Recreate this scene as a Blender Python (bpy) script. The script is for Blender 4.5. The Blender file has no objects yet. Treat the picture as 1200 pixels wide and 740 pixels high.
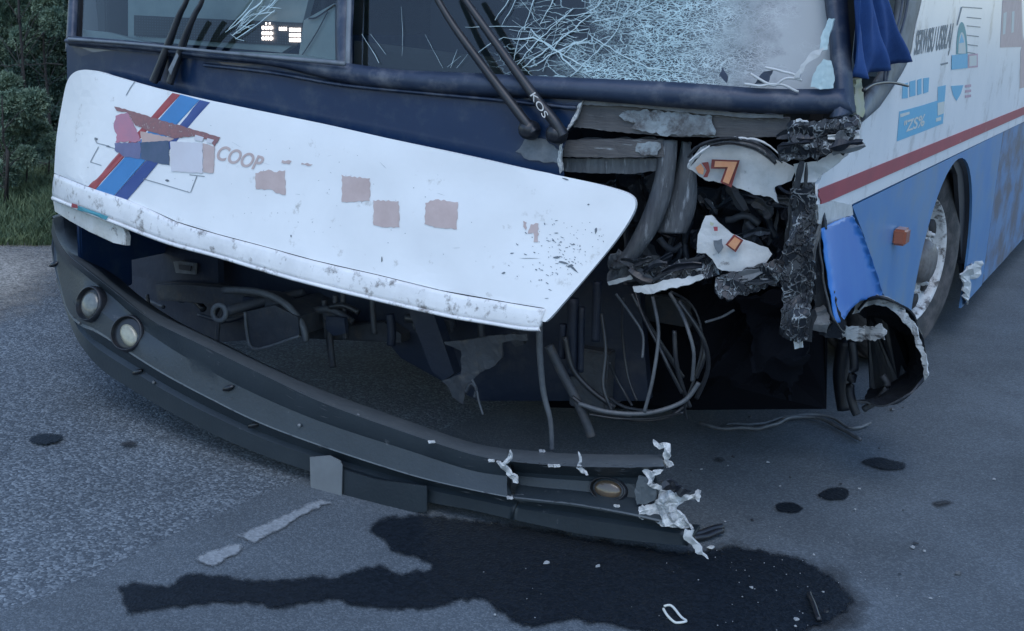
import bpy, bmesh, math, random
import numpy as np
from mathutils import Vector, Matrix, noise, geometry
random.seed(7)
S = bpy.context.scene
COL = S.collection

# ------------------------------------------------------------------ camera
F_PX, ROLL, H = 1500.0, 0.05, 1.6
def _basis():
    c, s = math.cos(ROLL), math.sin(ROLL)
    X, Y = 1416 - 600, -(39 - 370)
    p = math.atan2(X * s + Y * c, F_PX)
    fw = np.array([0, math.cos(p), -math.sin(p)]); up0 = np.array([0, math.sin(p), math.cos(p)]); r0 = np.array([1., 0, 0])
    r = c * r0 + s * up0; u = -s * r0 + c * up0
    sd = r * X + u * Y + fw * F_PX; sd[2] = 0; sd /= np.linalg.norm(sd)
    td = np.array([-sd[1], sd[0], 0])
    W = lambda v: Vector((-float(v @ td), float(v @ sd), float(v[2])))
    return W(r), W(u), W(fw)
CR, CU, CF = _basis()
CAM = Vector((0, 0, H))
cd = bpy.data.cameras.new('camera'); cam = bpy.data.objects.new('camera', cd); COL.objects.link(cam)
cd.sensor_width = 36; cd.lens = F_PX / 1200 * 36; cd.clip_start = 0.05; cd.clip_end = 2000
m3 = Matrix((CR, CU, -CF)).transposed()
cam.matrix_world = Matrix.Translation(CAM) @ m3.to_4x4()
S.camera = cam

# ------------------------------------------------------------------ world, sun, exposure
SUN_EL, SUN_AZ = math.radians(60), math.radians(160)      # azimuth measured clockwise from +Y
w = bpy.data.worlds.new('World'); S.world = w; w.use_nodes = True
nt = w.node_tree; nt.nodes.clear()
sky = nt.nodes.new('ShaderNodeTexSky'); sky.sky_type = 'NISHITA'; sky.sun_disc = False
sky.sun_elevation = SUN_EL; sky.sun_rotation = SUN_AZ; sky.ozone_density = 4.0; sky.air_density = 1.2; sky.dust_density = 0.6
bg = nt.nodes.new('ShaderNodeBackground'); bg.inputs[1].default_value = 0.15
wo = nt.nodes.new('ShaderNodeOutputWorld')
nt.links.new(sky.outputs[0], bg.inputs[0]); nt.links.new(bg.outputs[0], wo.inputs[0])
sl = bpy.data.lights.new('sun', 'SUN'); sl.energy = 0.55; sl.angle = math.radians(40); sl.color = (1.0, 0.97, 0.93)
so = bpy.data.objects.new('sun', sl); COL.objects.link(so)
sdir = Vector((math.sin(SUN_AZ) * math.cos(SUN_EL), math.cos(SUN_AZ) * math.cos(SUN_EL), math.sin(SUN_EL)))
so.rotation_euler = sdir.to_track_quat('Z', 'Y').to_euler(); so.location = (-5, -5, 12)
S.view_settings.view_transform = 'Standard'; S.view_settings.look = 'None'
S.view_settings.exposure = 0.85; S.view_settings.gamma = 1.0

# ------------------------------------------------------------------ places in the scene (metres: X across the bus, Y along it, Z up)
X_SIDE = -0.90
def ray(px, py): return CR * (px - 600) + CU * (370 - py) + CF * F_PX
def on_y(px, py, Y):
    R = ray(px, py); return CAM + R * (Y / R.y)
def on_x(px, py, X):
    R = ray(px, py); return CAM + R * (X / R.x)
def on_z(px, py, z=0.0):
    R = ray(px, py); return CAM + R * ((z - H) / R.z)
def front_y(X, Z=0.0):
    u = (X + 2.3) / 1.4
    y = 3.42 + 0.16 * abs(u) ** 2.2
    return y
def FR(d=0.0, rake=0.0, z0=1.3):
    def f(px, py):
        Y = 3.5 + d
        for _ in range(12):
            P = on_y(px, py, Y)
            Y = front_y(P.x) + d + rake * max(0, P.z - z0)
        return on_y(px, py, Y)
    return f
def SD(d=0.0): return lambda px, py: on_x(px, py, X_SIDE + d)
def YP(Y): return lambda px, py: on_y(px, py, Y)
def GR(z=0.0): return lambda px, py: on_z(px, py, z)

# ------------------------------------------------------------------ materials
MATS = {}
def mat(name, c, rough=0.5, metal=0.0, c2=None, var=0.25, vscale=6.0, dirt=None, damt=0.0, dscale=3.0, dedge=0.08,
        bump=0.0, bscale=60.0, coat=0.0, stretch=(1, 1, 1), spec=0.5):
    m = bpy.data.materials.new(name); m.use_nodes = True; t = m.node_tree; N = t.nodes; L = t.links
    b = N['Principled BSDF']
    tc = N.new('ShaderNodeTexCoord'); mp = N.new('ShaderNodeMapping'); mp.inputs['Scale'].default_value = stretch
    L.new(tc.outputs['Object'], mp.inputs['Vector'])
    n1 = N.new('ShaderNodeTexNoise'); n1.inputs['Scale'].default_value = vscale; n1.inputs['Detail'].default_value = 8; n1.inputs['Roughness'].default_value = .65
    L.new(mp.outputs[0], n1.inputs['Vector'])
    mx = N.new('ShaderNodeMix'); mx.data_type = 'RGBA'
    ca = tuple(c) + (1,); cb = tuple(c2) + (1,) if c2 else tuple(x * (1 - var) for x in c) + (1,)
    mx.inputs['A'].default_value = ca; mx.inputs['B'].default_value = cb
    rp = N.new('ShaderNodeMapRange'); rp.inputs[1].default_value = .35; rp.inputs[2].default_value = .68
    L.new(n1.outputs[0], rp.inputs[0]); L.new(rp.outputs[0], mx.inputs['Factor'])
    out = mx.outputs['Result']
    if dirt:
        n2 = N.new('ShaderNodeTexNoise'); n2.inputs['Scale'].default_value = dscale; n2.inputs['Detail'].default_value = 10; n2.inputs['Roughness'].default_value = .7
        L.new(mp.outputs[0], n2.inputs['Vector'])
        r2 = N.new('ShaderNodeMapRange'); r2.inputs[1].default_value = 1 - damt - dedge; r2.inputs[2].default_value = 1 - damt + dedge
        L.new(n2.outputs[0], r2.inputs[0])
        m2 = N.new('ShaderNodeMix'); m2.data_type = 'RGBA'; m2.inputs['B'].default_value = tuple(dirt) + (1,)
        L.new(out, m2.inputs['A']); L.new(r2.outputs[0], m2.inputs['Factor']); out = m2.outputs['Result']
    L.new(out, b.inputs['Base Color'])
    b.inputs['Roughness'].default_value = rough; b.inputs['Metallic'].default_value = metal
    b.inputs['Coat Weight'].default_value = coat; b.inputs['Specular IOR Level'].default_value = spec
    if bump:
        n3 = N.new('ShaderNodeTexNoise'); n3.inputs['Scale'].default_value = bscale; n3.inputs['Detail'].default_value = 6
        L.new(mp.outputs[0], n3.inputs['Vector'])
        bp = N.new('ShaderNodeBump'); bp.inputs['Strength'].default_value = bump; bp.inputs['Distance'].default_value = .01
        L.new(n3.outputs[0], bp.inputs['Height']); L.new(bp.outputs[0], b.inputs['Normal'])
    MATS[name] = m
    return m
mat('white_paint', (.76, .78, .79), .35, c2=(.70, .72, .73), vscale=3, dirt=(.38, .37, .35), damt=.335, dscale=11, dedge=.06, bump=.05, bscale=6)
mat('lip_white', (.72, .73, .73), .45, c2=(.60, .61, .61), vscale=9, dirt=(.22, .21, .20), damt=.40, dscale=22, dedge=.06, bump=.15, bscale=40)
mat('side_white', (.74, .76, .77), .35, c2=(.66, .69, .71), vscale=2.2, dirt=(.36, .36, .35), damt=.36, dscale=6, dedge=.10)
mat('dirty_white', (.55, .56, .54), .55, c2=(.42, .42, .38), vscale=14, dirt=(.12, .11, .10), damt=.38, dscale=30, dedge=.05, bump=.2, bscale=50)
mat('navy_paint', (.005, .022, .066), .32, c2=(.007, .028, .078), vscale=3, dirt=(.05, .07, .10), damt=.34, dscale=12, dedge=.15, coat=.3)
mat('navy_rubber', (.010, .022, .050), .5, c2=(.026, .042, .075), vscale=7, dirt=(.12, .13, .15), damt=.38, dscale=10, dedge=.14, bump=.15, bscale=30)
mat('black_plastic', (.007, .010, .016), .4, c2=(.02, .022, .027), vscale=9)
mat('bumper_plastic', (.014, .022, .029), .45, c2=(.022, .032, .040), vscale=5, dirt=(.13, .14, .15), damt=.30, dscale=26, dedge=.06, bump=.12, bscale=90)
mat('bumper_lip', (.075, .092, .104), .55, c2=(.10, .118, .128), vscale=12, dirt=(.20, .21, .21), damt=.34, dscale=40, dedge=.08, bump=.2, bscale=90)
mat('torn_fibre', (.62, .64, .63), .8, c2=(.25, .26, .27), vscale=40, bump=.6, bscale=120)
mat('blue_skirt', (.075, .20, .42), .4, c2=(.11, .24, .43), vscale=3, dirt=(.17, .25, .34), damt=.40, dscale=4, dedge=.14, bump=.04, bscale=5)
mat('blue_skirt_dirty', (.085, .19, .37), .5, c2=(.13, .22, .36), vscale=4, dirt=(.10, .11, .14), damt=.50, dscale=3.2, dedge=.08, bump=.06, bscale=9, stretch=(1, 1, 1.6))
mat('blue_bright', (.018, .14, .46), .4, c2=(.03, .17, .48), vscale=7, dirt=(.20, .32, .50), damt=.28, dscale=25, dedge=.05)
mat('red_stripe', (.34, .055, .075), .4, c2=(.28, .05, .07), vscale=6, dirt=(.5, .42, .42), damt=.33, dscale=16, dedge=.04)
mat('decal_red', (.36, .06, .075), .45, vscale=20)
mat('decal_light_blue', (.045, .21, .47), .45, vscale=12, var=.12)
mat('decal_dark_blue', (.035, .075, .25), .45, vscale=12, var=.15)
mat('decal_maroon', (.30, .14, .14), .6, c2=(.20, .11, .12), vscale=60, dirt=(.55, .48, .46), damt=.36, dscale=60, dedge=.05)
mat('decal_pink', (.48, .20, .26), .6, c2=(.40, .20, .27), vscale=14)
mat('decal_tan', (.52, .38, .34), .6, vscale=14, var=.1)
mat('decal_slate', (.055, .095, .15), .6, c2=(.09, .12, .20), vscale=14)
mat('decal_violet', (.16, .17, .30), .6, vscale=14)
mat('decal_pale', (.60, .60, .64), .6, c2=(.56, .54, .57), vscale=8)
mat('faded_brown', (.46, .36, .34), .6, c2=(.52, .42, .40), vscale=22)
mat('sky_decal', (.09, .37, .58), .45, c2=(.12, .40, .58), vscale=30)
mat('teal_decal', (.05, .27, .33), .45, vscale=30)
mat('grey_print', (.20, .23, .25), .6, vscale=30)
mat('pale_print', (.52, .56, .56), .6, c2=(.54, .55, .48), vscale=30)
mat('pink_print', (.52, .36, .42), .6, vscale=30)
mat('old_board', (.10, .098, .098), .75, c2=(.065, .064, .068), vscale=10, stretch=(1, 4, 12), dirt=(.30, .33, .34), damt=.36, dscale=8, dedge=.05, bump=.3, bscale=30)
mat('board_peeled', (.10, .098, .098), .75, c2=(.065, .064, .068), vscale=10, dirt=(.34, .40, .42), damt=.52, dscale=14, dedge=.05, bump=.4, bscale=40)
mat('bent_strut', (.10, .11, .12), .6, c2=(.045, .05, .058), vscale=18, stretch=(3, 3, .5), dirt=(.26, .28, .30), damt=.37, dscale=16, dedge=.06, bump=.4, bscale=40)
mat('crumple_dark', (.012, .015, .020), .42, .3, c2=(.05, .056, .062), vscale=16, dirt=(.30, .33, .34), damt=.36, dscale=60, dedge=.04, bump=.3, bscale=60, stretch=(1.6, 1.6, .4))
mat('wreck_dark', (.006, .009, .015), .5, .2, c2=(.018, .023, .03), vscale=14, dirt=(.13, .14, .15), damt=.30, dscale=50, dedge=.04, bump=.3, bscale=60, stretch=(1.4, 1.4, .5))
def wrinkled():
    m = bpy.data.materials.new('wrinkled_film'); m.use_nodes = True; t = m.node_tree; N = t.nodes; L = t.links; b = N['Principled BSDF']
    tc = N.new('ShaderNodeTexCoord'); n0 = N.new('ShaderNodeTexNoise'); n0.inputs['Scale'].default_value = 14; n0.inputs['Detail'].default_value = 5; L.new(tc.outputs['Object'], n0.inputs['Vector'])
    w_ = N.new('ShaderNodeVectorMath'); w_.operation = 'MULTIPLY_ADD'; w_.inputs[1].default_value = (.09, .09, .09); L.new(n0.outputs['Color'], w_.inputs[0]); L.new(tc.outputs['Object'], w_.inputs[2])
    mp = N.new('ShaderNodeMapping'); mp.inputs['Rotation'].default_value = (0, .35, 0); mp.inputs['Scale'].default_value = (1, .6, .38); L.new(w_.outputs[0], mp.inputs['Vector'])
    v = N.new('ShaderNodeTexVoronoi'); v.feature = 'DISTANCE_TO_EDGE'; v.inputs['Scale'].default_value = 62; L.new(mp.outputs[0], v.inputs['Vector'])
    r = N.new('ShaderNodeMapRange'); r.inputs[1].default_value = .11; r.inputs[2].default_value = .02; r.inputs[3].default_value = 0; r.inputs[4].default_value = 1; L.new(v.outputs['Distance'], r.inputs[0])
    n1 = N.new('ShaderNodeTexNoise'); n1.inputs['Scale'].default_value = 24; n1.inputs['Detail'].default_value = 6; L.new(tc.outputs['Object'], n1.inputs['Vector'])
    k = N.new('ShaderNodeMapRange'); k.inputs[1].default_value = .44; k.inputs[2].default_value = .64; L.new(n1.outputs[0], k.inputs[0])
    mu = N.new('ShaderNodeMath'); mu.operation = 'MULTIPLY'; L.new(r.outputs[0], mu.inputs[0]); L.new(k.outputs[0], mu.inputs[1])
    mx = N.new('ShaderNodeMix'); mx.data_type = 'RGBA'; mx.inputs['A'].default_value = (.010, .013, .018, 1); mx.inputs['B'].default_value = (.36, .40, .42, 1)
    L.new(mu.outputs[0], mx.inputs['Factor']); L.new(mx.outputs['Result'], b.inputs['Base Color']); b.inputs['Roughness'].default_value = .45
    bp = N.new('ShaderNodeBump'); bp.inputs['Strength'].default_value = .9; bp.inputs['Distance'].default_value = .012; L.new(r.outputs[0], bp.inputs['Height']); L.new(bp.outputs[0], b.inputs['Normal'])
    MATS['wrinkled_film'] = m
wrinkled()
mat('faded_line', (.30, .33, .35), .6, vscale=30)
mat('chip_pale', (.30, .32, .33), .6, vscale=30)
mat('peel_pale', (.42, .45, .46), .6, c2=(.24, .26, .27), vscale=16, dirt=(.07, .075, .08), damt=.42, dscale=30, dedge=.05, bump=.4, bscale=40, stretch=(.6, 1, 2))
mat('shade_black', (.004, .005, .008), .9, vscale=5, spec=.1)  # near-black colour standing in for the shade inside the crushed corner
mat('peel', (.30, .35, .37), .75, c2=(.12, .125, .13), vscale=12, dirt=(.09, .088, .09), damt=.46, dscale=16, dedge=.05, bump=.4, bscale=40)
mat('torn_white', (.52, .54, .54), .6, c2=(.40, .42, .42), vscale=14, dirt=(.13, .13, .13), damt=.34, dscale=22, dedge=.05, bump=.3, bscale=40)
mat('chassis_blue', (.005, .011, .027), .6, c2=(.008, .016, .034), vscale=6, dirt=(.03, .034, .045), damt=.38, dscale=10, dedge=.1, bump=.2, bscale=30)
mat('chassis_steel', (.045, .052, .062), .6, c2=(.03, .034, .042), vscale=16, dirt=(.08, .07, .06), damt=.38, dscale=20, dedge=.1, bump=.3, bscale=50)
mat('pale_steel', (.16, .175, .185), .55, c2=(.08, .085, .09), vscale=16, bump=.3, bscale=50)
mat('cable_black', (.014, .016, .02), .38, c2=(.03, .033, .038), vscale=30)
mat('cable_grey', (.10, .11, .12), .5, c2=(.06, .066, .075), vscale=30)
mat('tyre_rubber', (.028, .03, .033), .75, c2=(.05, .05, .05), vscale=14, dirt=(.11, .10, .10), damt=.42, dscale=7, dedge=.12, bump=.25, bscale=60)
mat('rim_white', (.62, .63, .63), .5, c2=(.50, .51, .51), vscale=20, dirt=(.10, .09, .085), damt=.46, dscale=22, dedge=.06, bump=.2, bscale=60)
mat('rim_dark', (.02, .02, .022), .7, vscale=20)
mat('hub_steel', (.16, .16, .16), .5, c2=(.07, .06, .055), vscale=20, bump=.2)
mat('orange_lens', (.30, .10, .055), .3, c2=(.30, .10, .05), vscale=40, coat=.4)
mat('orange_sticker', (.55, .22, .10), .5, c2=(.58, .30, .16), vscale=40)
mat('dark_red', (.20, .035, .03), .5, vscale=30)
mat('lamp_housing', (.01, .012, .015), .3)
mat('lens_bright', (.30, .30, .22), .3, c2=(.14, .145, .12), vscale=30, coat=.6)
mat('lens_dull', (.06, .07, .068), .35, c2=(.14, .145, .13), vscale=30, coat=.6)
mat('lens_amber', (.11, .075, .045), .2, c2=(.07, .055, .04), vscale=30, coat=.5)
mat('curtain_blue', (.022, .062, .20), .8, c2=(.03, .08, .24), vscale=20, bump=.2, bscale=300, spec=.2)
mat('seal_grey', (.16, .185, .21), .55, c2=(.11, .13, .15), vscale=9, dirt=(.06, .07, .08), damt=.4, dscale=8, dedge=.1)
mat('dash_grey', (.38, .43, .44), .6, c2=(.30, .35, .36), vscale=8)
mat('dash_dark', (.05, .05, .05), .6, vscale=8)
mat('interior_dark', (.035, .04, .045), .8, vscale=4)
mat('clip_yellow', (.36, .38, .22), .5, c2=(.40, .42, .38), vscale=30)
mat('plate_grey', (.17, .19, .20), .5, c2=(.13, .145, .155), vscale=10)
mat('bark', (.035, .032, .03), .9, vscale=20, bump=.6)
mat('tape_white', (.6, .6, .58), .6, vscale=30)
def emis(name, col, st):
    m = bpy.data.materials.new(name); m.use_nodes = True; b = m.node_tree.nodes['Principled BSDF']
    b.inputs['Base Color'].default_value = (.05, .04, .04, 1); b.inputs['Emission Color'].default_value = tuple(col) + (1,); b.inputs['Emission Strength'].default_value = st
    MATS[name] = m
emis('led_lit', (1.0, .78, .72), 4.0)

def leaf_mat(name, dark, light):
    m = bpy.data.materials.new(name); m.use_nodes = True; t = m.node_tree; N = t.nodes; L = t.links; b = N['Principled BSDF']
    tc = N.new('ShaderNodeTexCoord'); n1 = N.new('ShaderNodeTexNoise'); n1.inputs['Scale'].default_value = 9; n1.inputs['Detail'].default_value = 6
    L.new(tc.outputs['Object'], n1.inputs['Vector'])
    mx = N.new('ShaderNodeMix'); mx.data_type = 'RGBA'; mx.inputs['A'].default_value = tuple(dark) + (1,); mx.inputs['B'].default_value = tuple(light) + (1,)
    rp = N.new('ShaderNodeMapRange'); rp.inputs[1].default_value = .35; rp.inputs[2].default_value = .65
    L.new(n1.outputs[0], rp.inputs[0]); L.new(rp.outputs[0], mx.inputs['Factor']); L.new(mx.outputs['Result'], b.inputs['Base Color'])
    b.inputs['Roughness'].default_value = .7; b.inputs['Specular IOR Level'].default_value = .25
    MATS[name] = m
leaf_mat('needle_green', (.11, .18, .135), (.22, .29, .20))
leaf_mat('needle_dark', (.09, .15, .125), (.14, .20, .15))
leaf_mat('grass_green', (.055, .095, .055), (.12, .16, .08))

def asphalt(name, lo, hi, cell, bumpv, mix_scale=.9):
    m = bpy.data.materials.new(name); m.use_nodes = True; t = m.node_tree; N = t.nodes; L = t.links; b = N['Principled BSDF']
    tc = N.new('ShaderNodeTexCoord')
    v = N.new('ShaderNodeTexVoronoi'); v.inputs['Scale'].default_value = cell; L.new(tc.outputs['Object'], v.inputs['Vector'])
    n1 = N.new('ShaderNodeTexNoise'); n1.inputs['Scale'].default_value = mix_scale; n1.inputs['Detail'].default_value = 10; n1.inputs['Roughness'].default_value = .7
    L.new(tc.outputs['Object'], n1.inputs['Vector'])
    n2 = N.new('ShaderNodeTexNoise'); n2.inputs['Scale'].default_value = cell * .8; n2.inputs['Detail'].default_value = 4
    L.new(tc.outputs['Object'], n2.inputs['Vector'])
    sep = N.new('ShaderNodeSeparateColor'); L.new(v.outputs['Color'], sep.inputs[0])
    pw = N.new('ShaderNodeMath'); pw.operation = 'POWER'; pw.inputs[1].default_value = 2.2; L.new(sep.outputs[0], pw.inputs[0])
    mx = N.new('ShaderNodeMix'); mx.data_type = 'RGBA'; mx.inputs['A'].default_value = tuple(lo) + (1,); mx.inputs['B'].default_value = tuple(hi) + (1,)
    L.new(pw.outputs[0], mx.inputs['Factor'])
    mr = N.new('ShaderNodeMapRange'); mr.inputs[1].default_value = .3; mr.inputs[2].default_value = .7; mr.inputs[3].default_value = .68; mr.inputs[4].default_value = 1.25
    L.new(n1.outputs[0], mr.inputs[0])
    sc = N.new('ShaderNodeVectorMath'); sc.operation = 'SCALE'; L.new(mx.outputs['Result'], sc.inputs[0]); L.new(mr.outputs[0], sc.inputs['Scale'])
    L.new(sc.outputs[0], b.inputs['Base Color']); b.inputs['Roughness'].default_value = .85; b.inputs['Specular IOR Level'].default_value = .3
    ad = N.new('ShaderNodeMath'); ad.operation = 'ADD'; L.new(v.outputs['Distance'], ad.inputs[0]); L.new(n2.outputs[0], ad.inputs[1])
    bp = N.new('ShaderNodeBump'); bp.inputs['Strength'].default_value = bumpv; bp.inputs['Distance'].default_value = .006
    bp.invert = True
    L.new(ad.outputs[0], bp.inputs['Height']); L.new(bp.outputs[0], b.inputs['Normal'])
    MATS[name] = m
asphalt('asphalt_coarse', (.058, .073, .088), (.205, .24, .265), 120, .6)
asphalt('asphalt_fine', (.068, .085, .100), (.132, .156, .175), 190, .4, 1.2)
asphalt('gravel', (.12, .115, .10), (.36, .34, .30), 45, 1.0, 2.0)
asphalt('soil', (.05, .075, .03), (.11, .13, .055), 30, 1.0, 2.0)

def edge_mat(name, col, rough, spec, nscale, lo, hi, col2=None):
    """a film on the road whose rim is broken up by the road's texture: 'rim' is 1 inside and 0 at the outline"""
    m = bpy.data.materials.new(name); m.use_nodes = True; t = m.node_tree; N = t.nodes; L = t.links; b = N['Principled BSDF']
    at = N.new('ShaderNodeAttribute'); at.attribute_name = 'rim'
    tc = N.new('ShaderNodeTexCoord'); n1 = N.new('ShaderNodeTexNoise'); n1.inputs['Scale'].default_value = nscale; n1.inputs['Detail'].default_value = 8; n1.inputs['Roughness'].default_value = .75
    L.new(tc.outputs['Object'], n1.inputs['Vector'])
    ad = N.new('ShaderNodeMath'); ad.operation = 'MULTIPLY_ADD'; ad.inputs[1].default_value = .9; L.new(n1.outputs[0], ad.inputs[0])
    sb = N.new('ShaderNodeMath'); sb.operation = 'SUBTRACT'; sb.inputs[1].default_value = .45
    L.new(at.outputs['Fac'], ad.inputs[2]); L.new(ad.outputs[0], sb.inputs[0])
    mr = N.new('ShaderNodeMapRange'); mr.inputs[1].default_value = lo; mr.inputs[2].default_value = hi; L.new(sb.outputs[0], mr.inputs[0])
    v = N.new('ShaderNodeTexVoronoi'); v.inputs['Scale'].default_value = 110; L.new(tc.outputs['Object'], v.inputs['Vector'])
    sp = N.new('ShaderNodeSeparateColor'); L.new(v.outputs['Color'], sp.inputs[0])
    mx = N.new('ShaderNodeMix'); mx.data_type = 'RGBA'; mx.inputs['A'].default_value = tuple(col) + (1,); mx.inputs['B'].default_value = tuple(col2 or [c * 1.8 for c in col]) + (1,)
    L.new(sp.outputs[0], mx.inputs['Factor']); L.new(mx.outputs['Result'], b.inputs['Base Color'])
    b.inputs['Roughness'].default_value = rough; b.inputs['Specular IOR Level'].default_value = spec
    bp = N.new('ShaderNodeBump'); bp.inputs['Strength'].default_value = .35; bp.inputs['Distance'].default_value = .004
    L.new(v.outputs['Distance'], bp.inputs['Height']); L.new(bp.outputs[0], b.inputs['Normal'])
    L.new(mr.outputs[0], b.inputs['Alpha'])
    MATS[name] = m
edge_mat('wet_oil', (.004, .007, .011), .55, .16, 48, .10, .48, (.010, .015, .022))
edge_mat('worn_paint', (.25, .275, .29), .7, .3, 22, .34, .80, (.17, .19, .205))
edge_mat('damp', (.020, .023, .027), .7, .2, 12, .15, .9, (.04, .043, .046))

def glass_mat(name, tint, refl, crack_x=None, frost=None):
    """thin glass; crack_x = (from, to) along X of the crazed zone, in metres"""
    m = bpy.data.materials.new(name); m.use_nodes = True; t = m.node_tree; N = t.nodes; L = t.links
    N.remove(N['Principled BSDF']); out = N['Material Output']
    tr = N.new('ShaderNodeBsdfTransparent'); tr.inputs[0].default_value = tuple(tint) + (1,)
    gl = N.new('ShaderNodeBsdfGlossy'); gl.inputs['Roughness'].default_value = .06
    fr = N.new('ShaderNodeFresnel'); fr.inputs[0].default_value = 1.5
    ml = N.new('ShaderNodeMath'); ml.operation = 'ADD'; ml.inputs[1].default_value = refl; L.new(fr.outputs[0], ml.inputs[0])
    m1 = N.new('ShaderNodeMixShader'); L.new(ml.outputs[0], m1.inputs[0]); L.new(tr.outputs[0], m1.inputs[1]); L.new(gl.outputs[0], m1.inputs[2])
    last = m1.outputs[0]
    if crack_x:
        tc = N.new('ShaderNodeTexCoord'); sx = N.new('ShaderNodeSeparateXYZ'); L.new(tc.outputs['Object'], sx.inputs[0])
        nw = N.new('ShaderNodeTexNoise'); nw.inputs['Scale'].default_value = 7; nw.inputs['Detail'].default_value = 4; L.new(tc.outputs['Object'], nw.inputs['Vector'])
        wv = N.new('ShaderNodeMath'); wv.operation = 'MULTIPLY_ADD'; wv.inputs[1].default_value = .55; L.new(nw.outputs[0], wv.inputs[0]); L.new(sx.outputs[0], wv.inputs[2])
        zone = N.new('ShaderNodeMapRange'); zone.inputs[1].default_value = crack_x[0] + .22; zone.inputs[2].default_value = crack_x[0] + .36; L.new(wv.outputs[0], zone.inputs[0])
        mp = N.new('ShaderNodeMapping'); mp.inputs['Rotation'].default_value = (0, .7, 0); mp.inputs['Scale'].default_value = (.75, 1, 1.9); L.new(tc.outputs['Object'], mp.inputs[0])
        nd = N.new('ShaderNodeTexNoise'); nd.inputs['Scale'].default_value = 16; nd.inputs['Detail'].default_value = 3; L.new(mp.outputs[0], nd.inputs['Vector'])
        dm = N.new('ShaderNodeVectorMath'); dm.operation = 'MULTIPLY_ADD'; dm.inputs[1].default_value = (.05, .05, .05); L.new(nd.outputs['Color'], dm.inputs[0]); L.new(mp.outputs[0], dm.inputs[2])
        acc = None
        for sc_, wd in ((44, .062), (105, .095)):
            v = N.new('ShaderNodeTexVoronoi'); v.feature = 'DISTANCE_TO_EDGE'; v.inputs['Scale'].default_value = sc_; L.new(dm.outputs[0], v.inputs['Vector'])
            r = N.new('ShaderNodeMapRange'); r.inputs[1].default_value = wd; r.inputs[2].default_value = wd * .35; r.inputs[3].default_value = 0; r.inputs[4].default_value = 1; L.new(v.outputs['Distance'], r.inputs[0])
            if acc is None: acc = r.outputs[0]
            else:
                mxm = N.new('ShaderNodeMath'); mxm.operation = 'MAXIMUM'; L.new(acc, mxm.inputs[0]); L.new(r.outputs[0], mxm.inputs[1]); acc = mxm.outputs[0]
        npz = N.new('ShaderNodeTexNoise'); npz.inputs['Scale'].default_value = 11; npz.inputs['Detail'].default_value = 6; L.new(mp.outputs[0], npz.inputs['Vector'])
        nr = N.new('ShaderNodeMapRange'); nr.inputs[1].default_value = .38; nr.inputs[2].default_value = .62; nr.inputs[3].default_value = .65; L.new(npz.outputs[0], nr.inputs[0])
        am = N.new('ShaderNodeMath'); am.operation = 'MULTIPLY'; L.new(acc, am.inputs[0]); L.new(nr.outputs[0], am.inputs[1]); acc = am.outputs[0]
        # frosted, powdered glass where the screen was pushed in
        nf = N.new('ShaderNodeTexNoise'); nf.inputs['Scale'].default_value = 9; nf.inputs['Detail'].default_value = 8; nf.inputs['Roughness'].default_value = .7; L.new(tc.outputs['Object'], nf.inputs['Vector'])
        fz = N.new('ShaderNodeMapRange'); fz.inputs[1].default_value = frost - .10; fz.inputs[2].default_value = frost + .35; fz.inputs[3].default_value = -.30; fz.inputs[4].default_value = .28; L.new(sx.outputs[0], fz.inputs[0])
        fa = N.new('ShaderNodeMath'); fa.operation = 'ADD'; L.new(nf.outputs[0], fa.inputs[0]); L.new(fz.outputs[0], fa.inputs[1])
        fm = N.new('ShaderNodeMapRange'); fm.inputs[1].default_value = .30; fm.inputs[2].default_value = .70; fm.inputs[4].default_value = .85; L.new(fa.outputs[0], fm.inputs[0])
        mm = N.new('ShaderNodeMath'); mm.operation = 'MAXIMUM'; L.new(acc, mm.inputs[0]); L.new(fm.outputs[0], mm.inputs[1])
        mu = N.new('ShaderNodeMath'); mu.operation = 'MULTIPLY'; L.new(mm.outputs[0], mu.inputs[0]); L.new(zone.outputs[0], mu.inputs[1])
        # coarse web of long cracks running out from the crazed zone
        z2 = N.new('ShaderNodeMapRange'); z2.inputs[1].default_value = crack_x[0] - .02; z2.inputs[2].default_value = crack_x[0] + .2; z2.inputs[4].default_value = .7; L.new(wv.outputs[0], z2.inputs[0])
        v3 = N.new('ShaderNodeTexVoronoi'); v3.feature = 'DISTANCE_TO_EDGE'; v3.inputs['Scale'].default_value = 20; L.new(dm.outputs[0], v3.inputs['Vector'])
        r3 = N.new('ShaderNodeMapRange'); r3.inputs[1].default_value = .035; r3.inputs[2].default_value = .010; r3.inputs[3].default_value = 0; r3.inputs[4].default_value = 1; L.new(v3.outputs['Distance'], r3.inputs[0])
        m3_ = N.new('ShaderNodeMath'); m3_.operation = 'MULTIPLY'; L.new(r3.outputs[0], m3_.inputs[0]); L.new(z2.outputs[0], m3_.inputs[1])
        m4_ = N.new('ShaderNodeMath'); m4_.operation = 'MAXIMUM'; L.new(m3_.outputs[0], m4_.inputs[0]); L.new(mu.outputs[0], m4_.inputs[1]); mu = m4_
        mu2 = N.new('ShaderNodeMath'); mu2.operation = 'MULTIPLY'; mu2.inputs[1].default_value = .92; L.new(mu.outputs[0], mu2.inputs[0])
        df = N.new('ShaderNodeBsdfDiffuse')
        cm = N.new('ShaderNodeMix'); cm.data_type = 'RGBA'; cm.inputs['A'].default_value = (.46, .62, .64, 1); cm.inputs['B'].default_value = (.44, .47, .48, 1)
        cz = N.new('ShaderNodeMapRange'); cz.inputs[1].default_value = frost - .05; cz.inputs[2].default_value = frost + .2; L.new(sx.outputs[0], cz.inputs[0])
        L.new(cz.outputs[0], cm.inputs['Factor']); L.new(cm.outputs['Result'], df.inputs[0])
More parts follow.
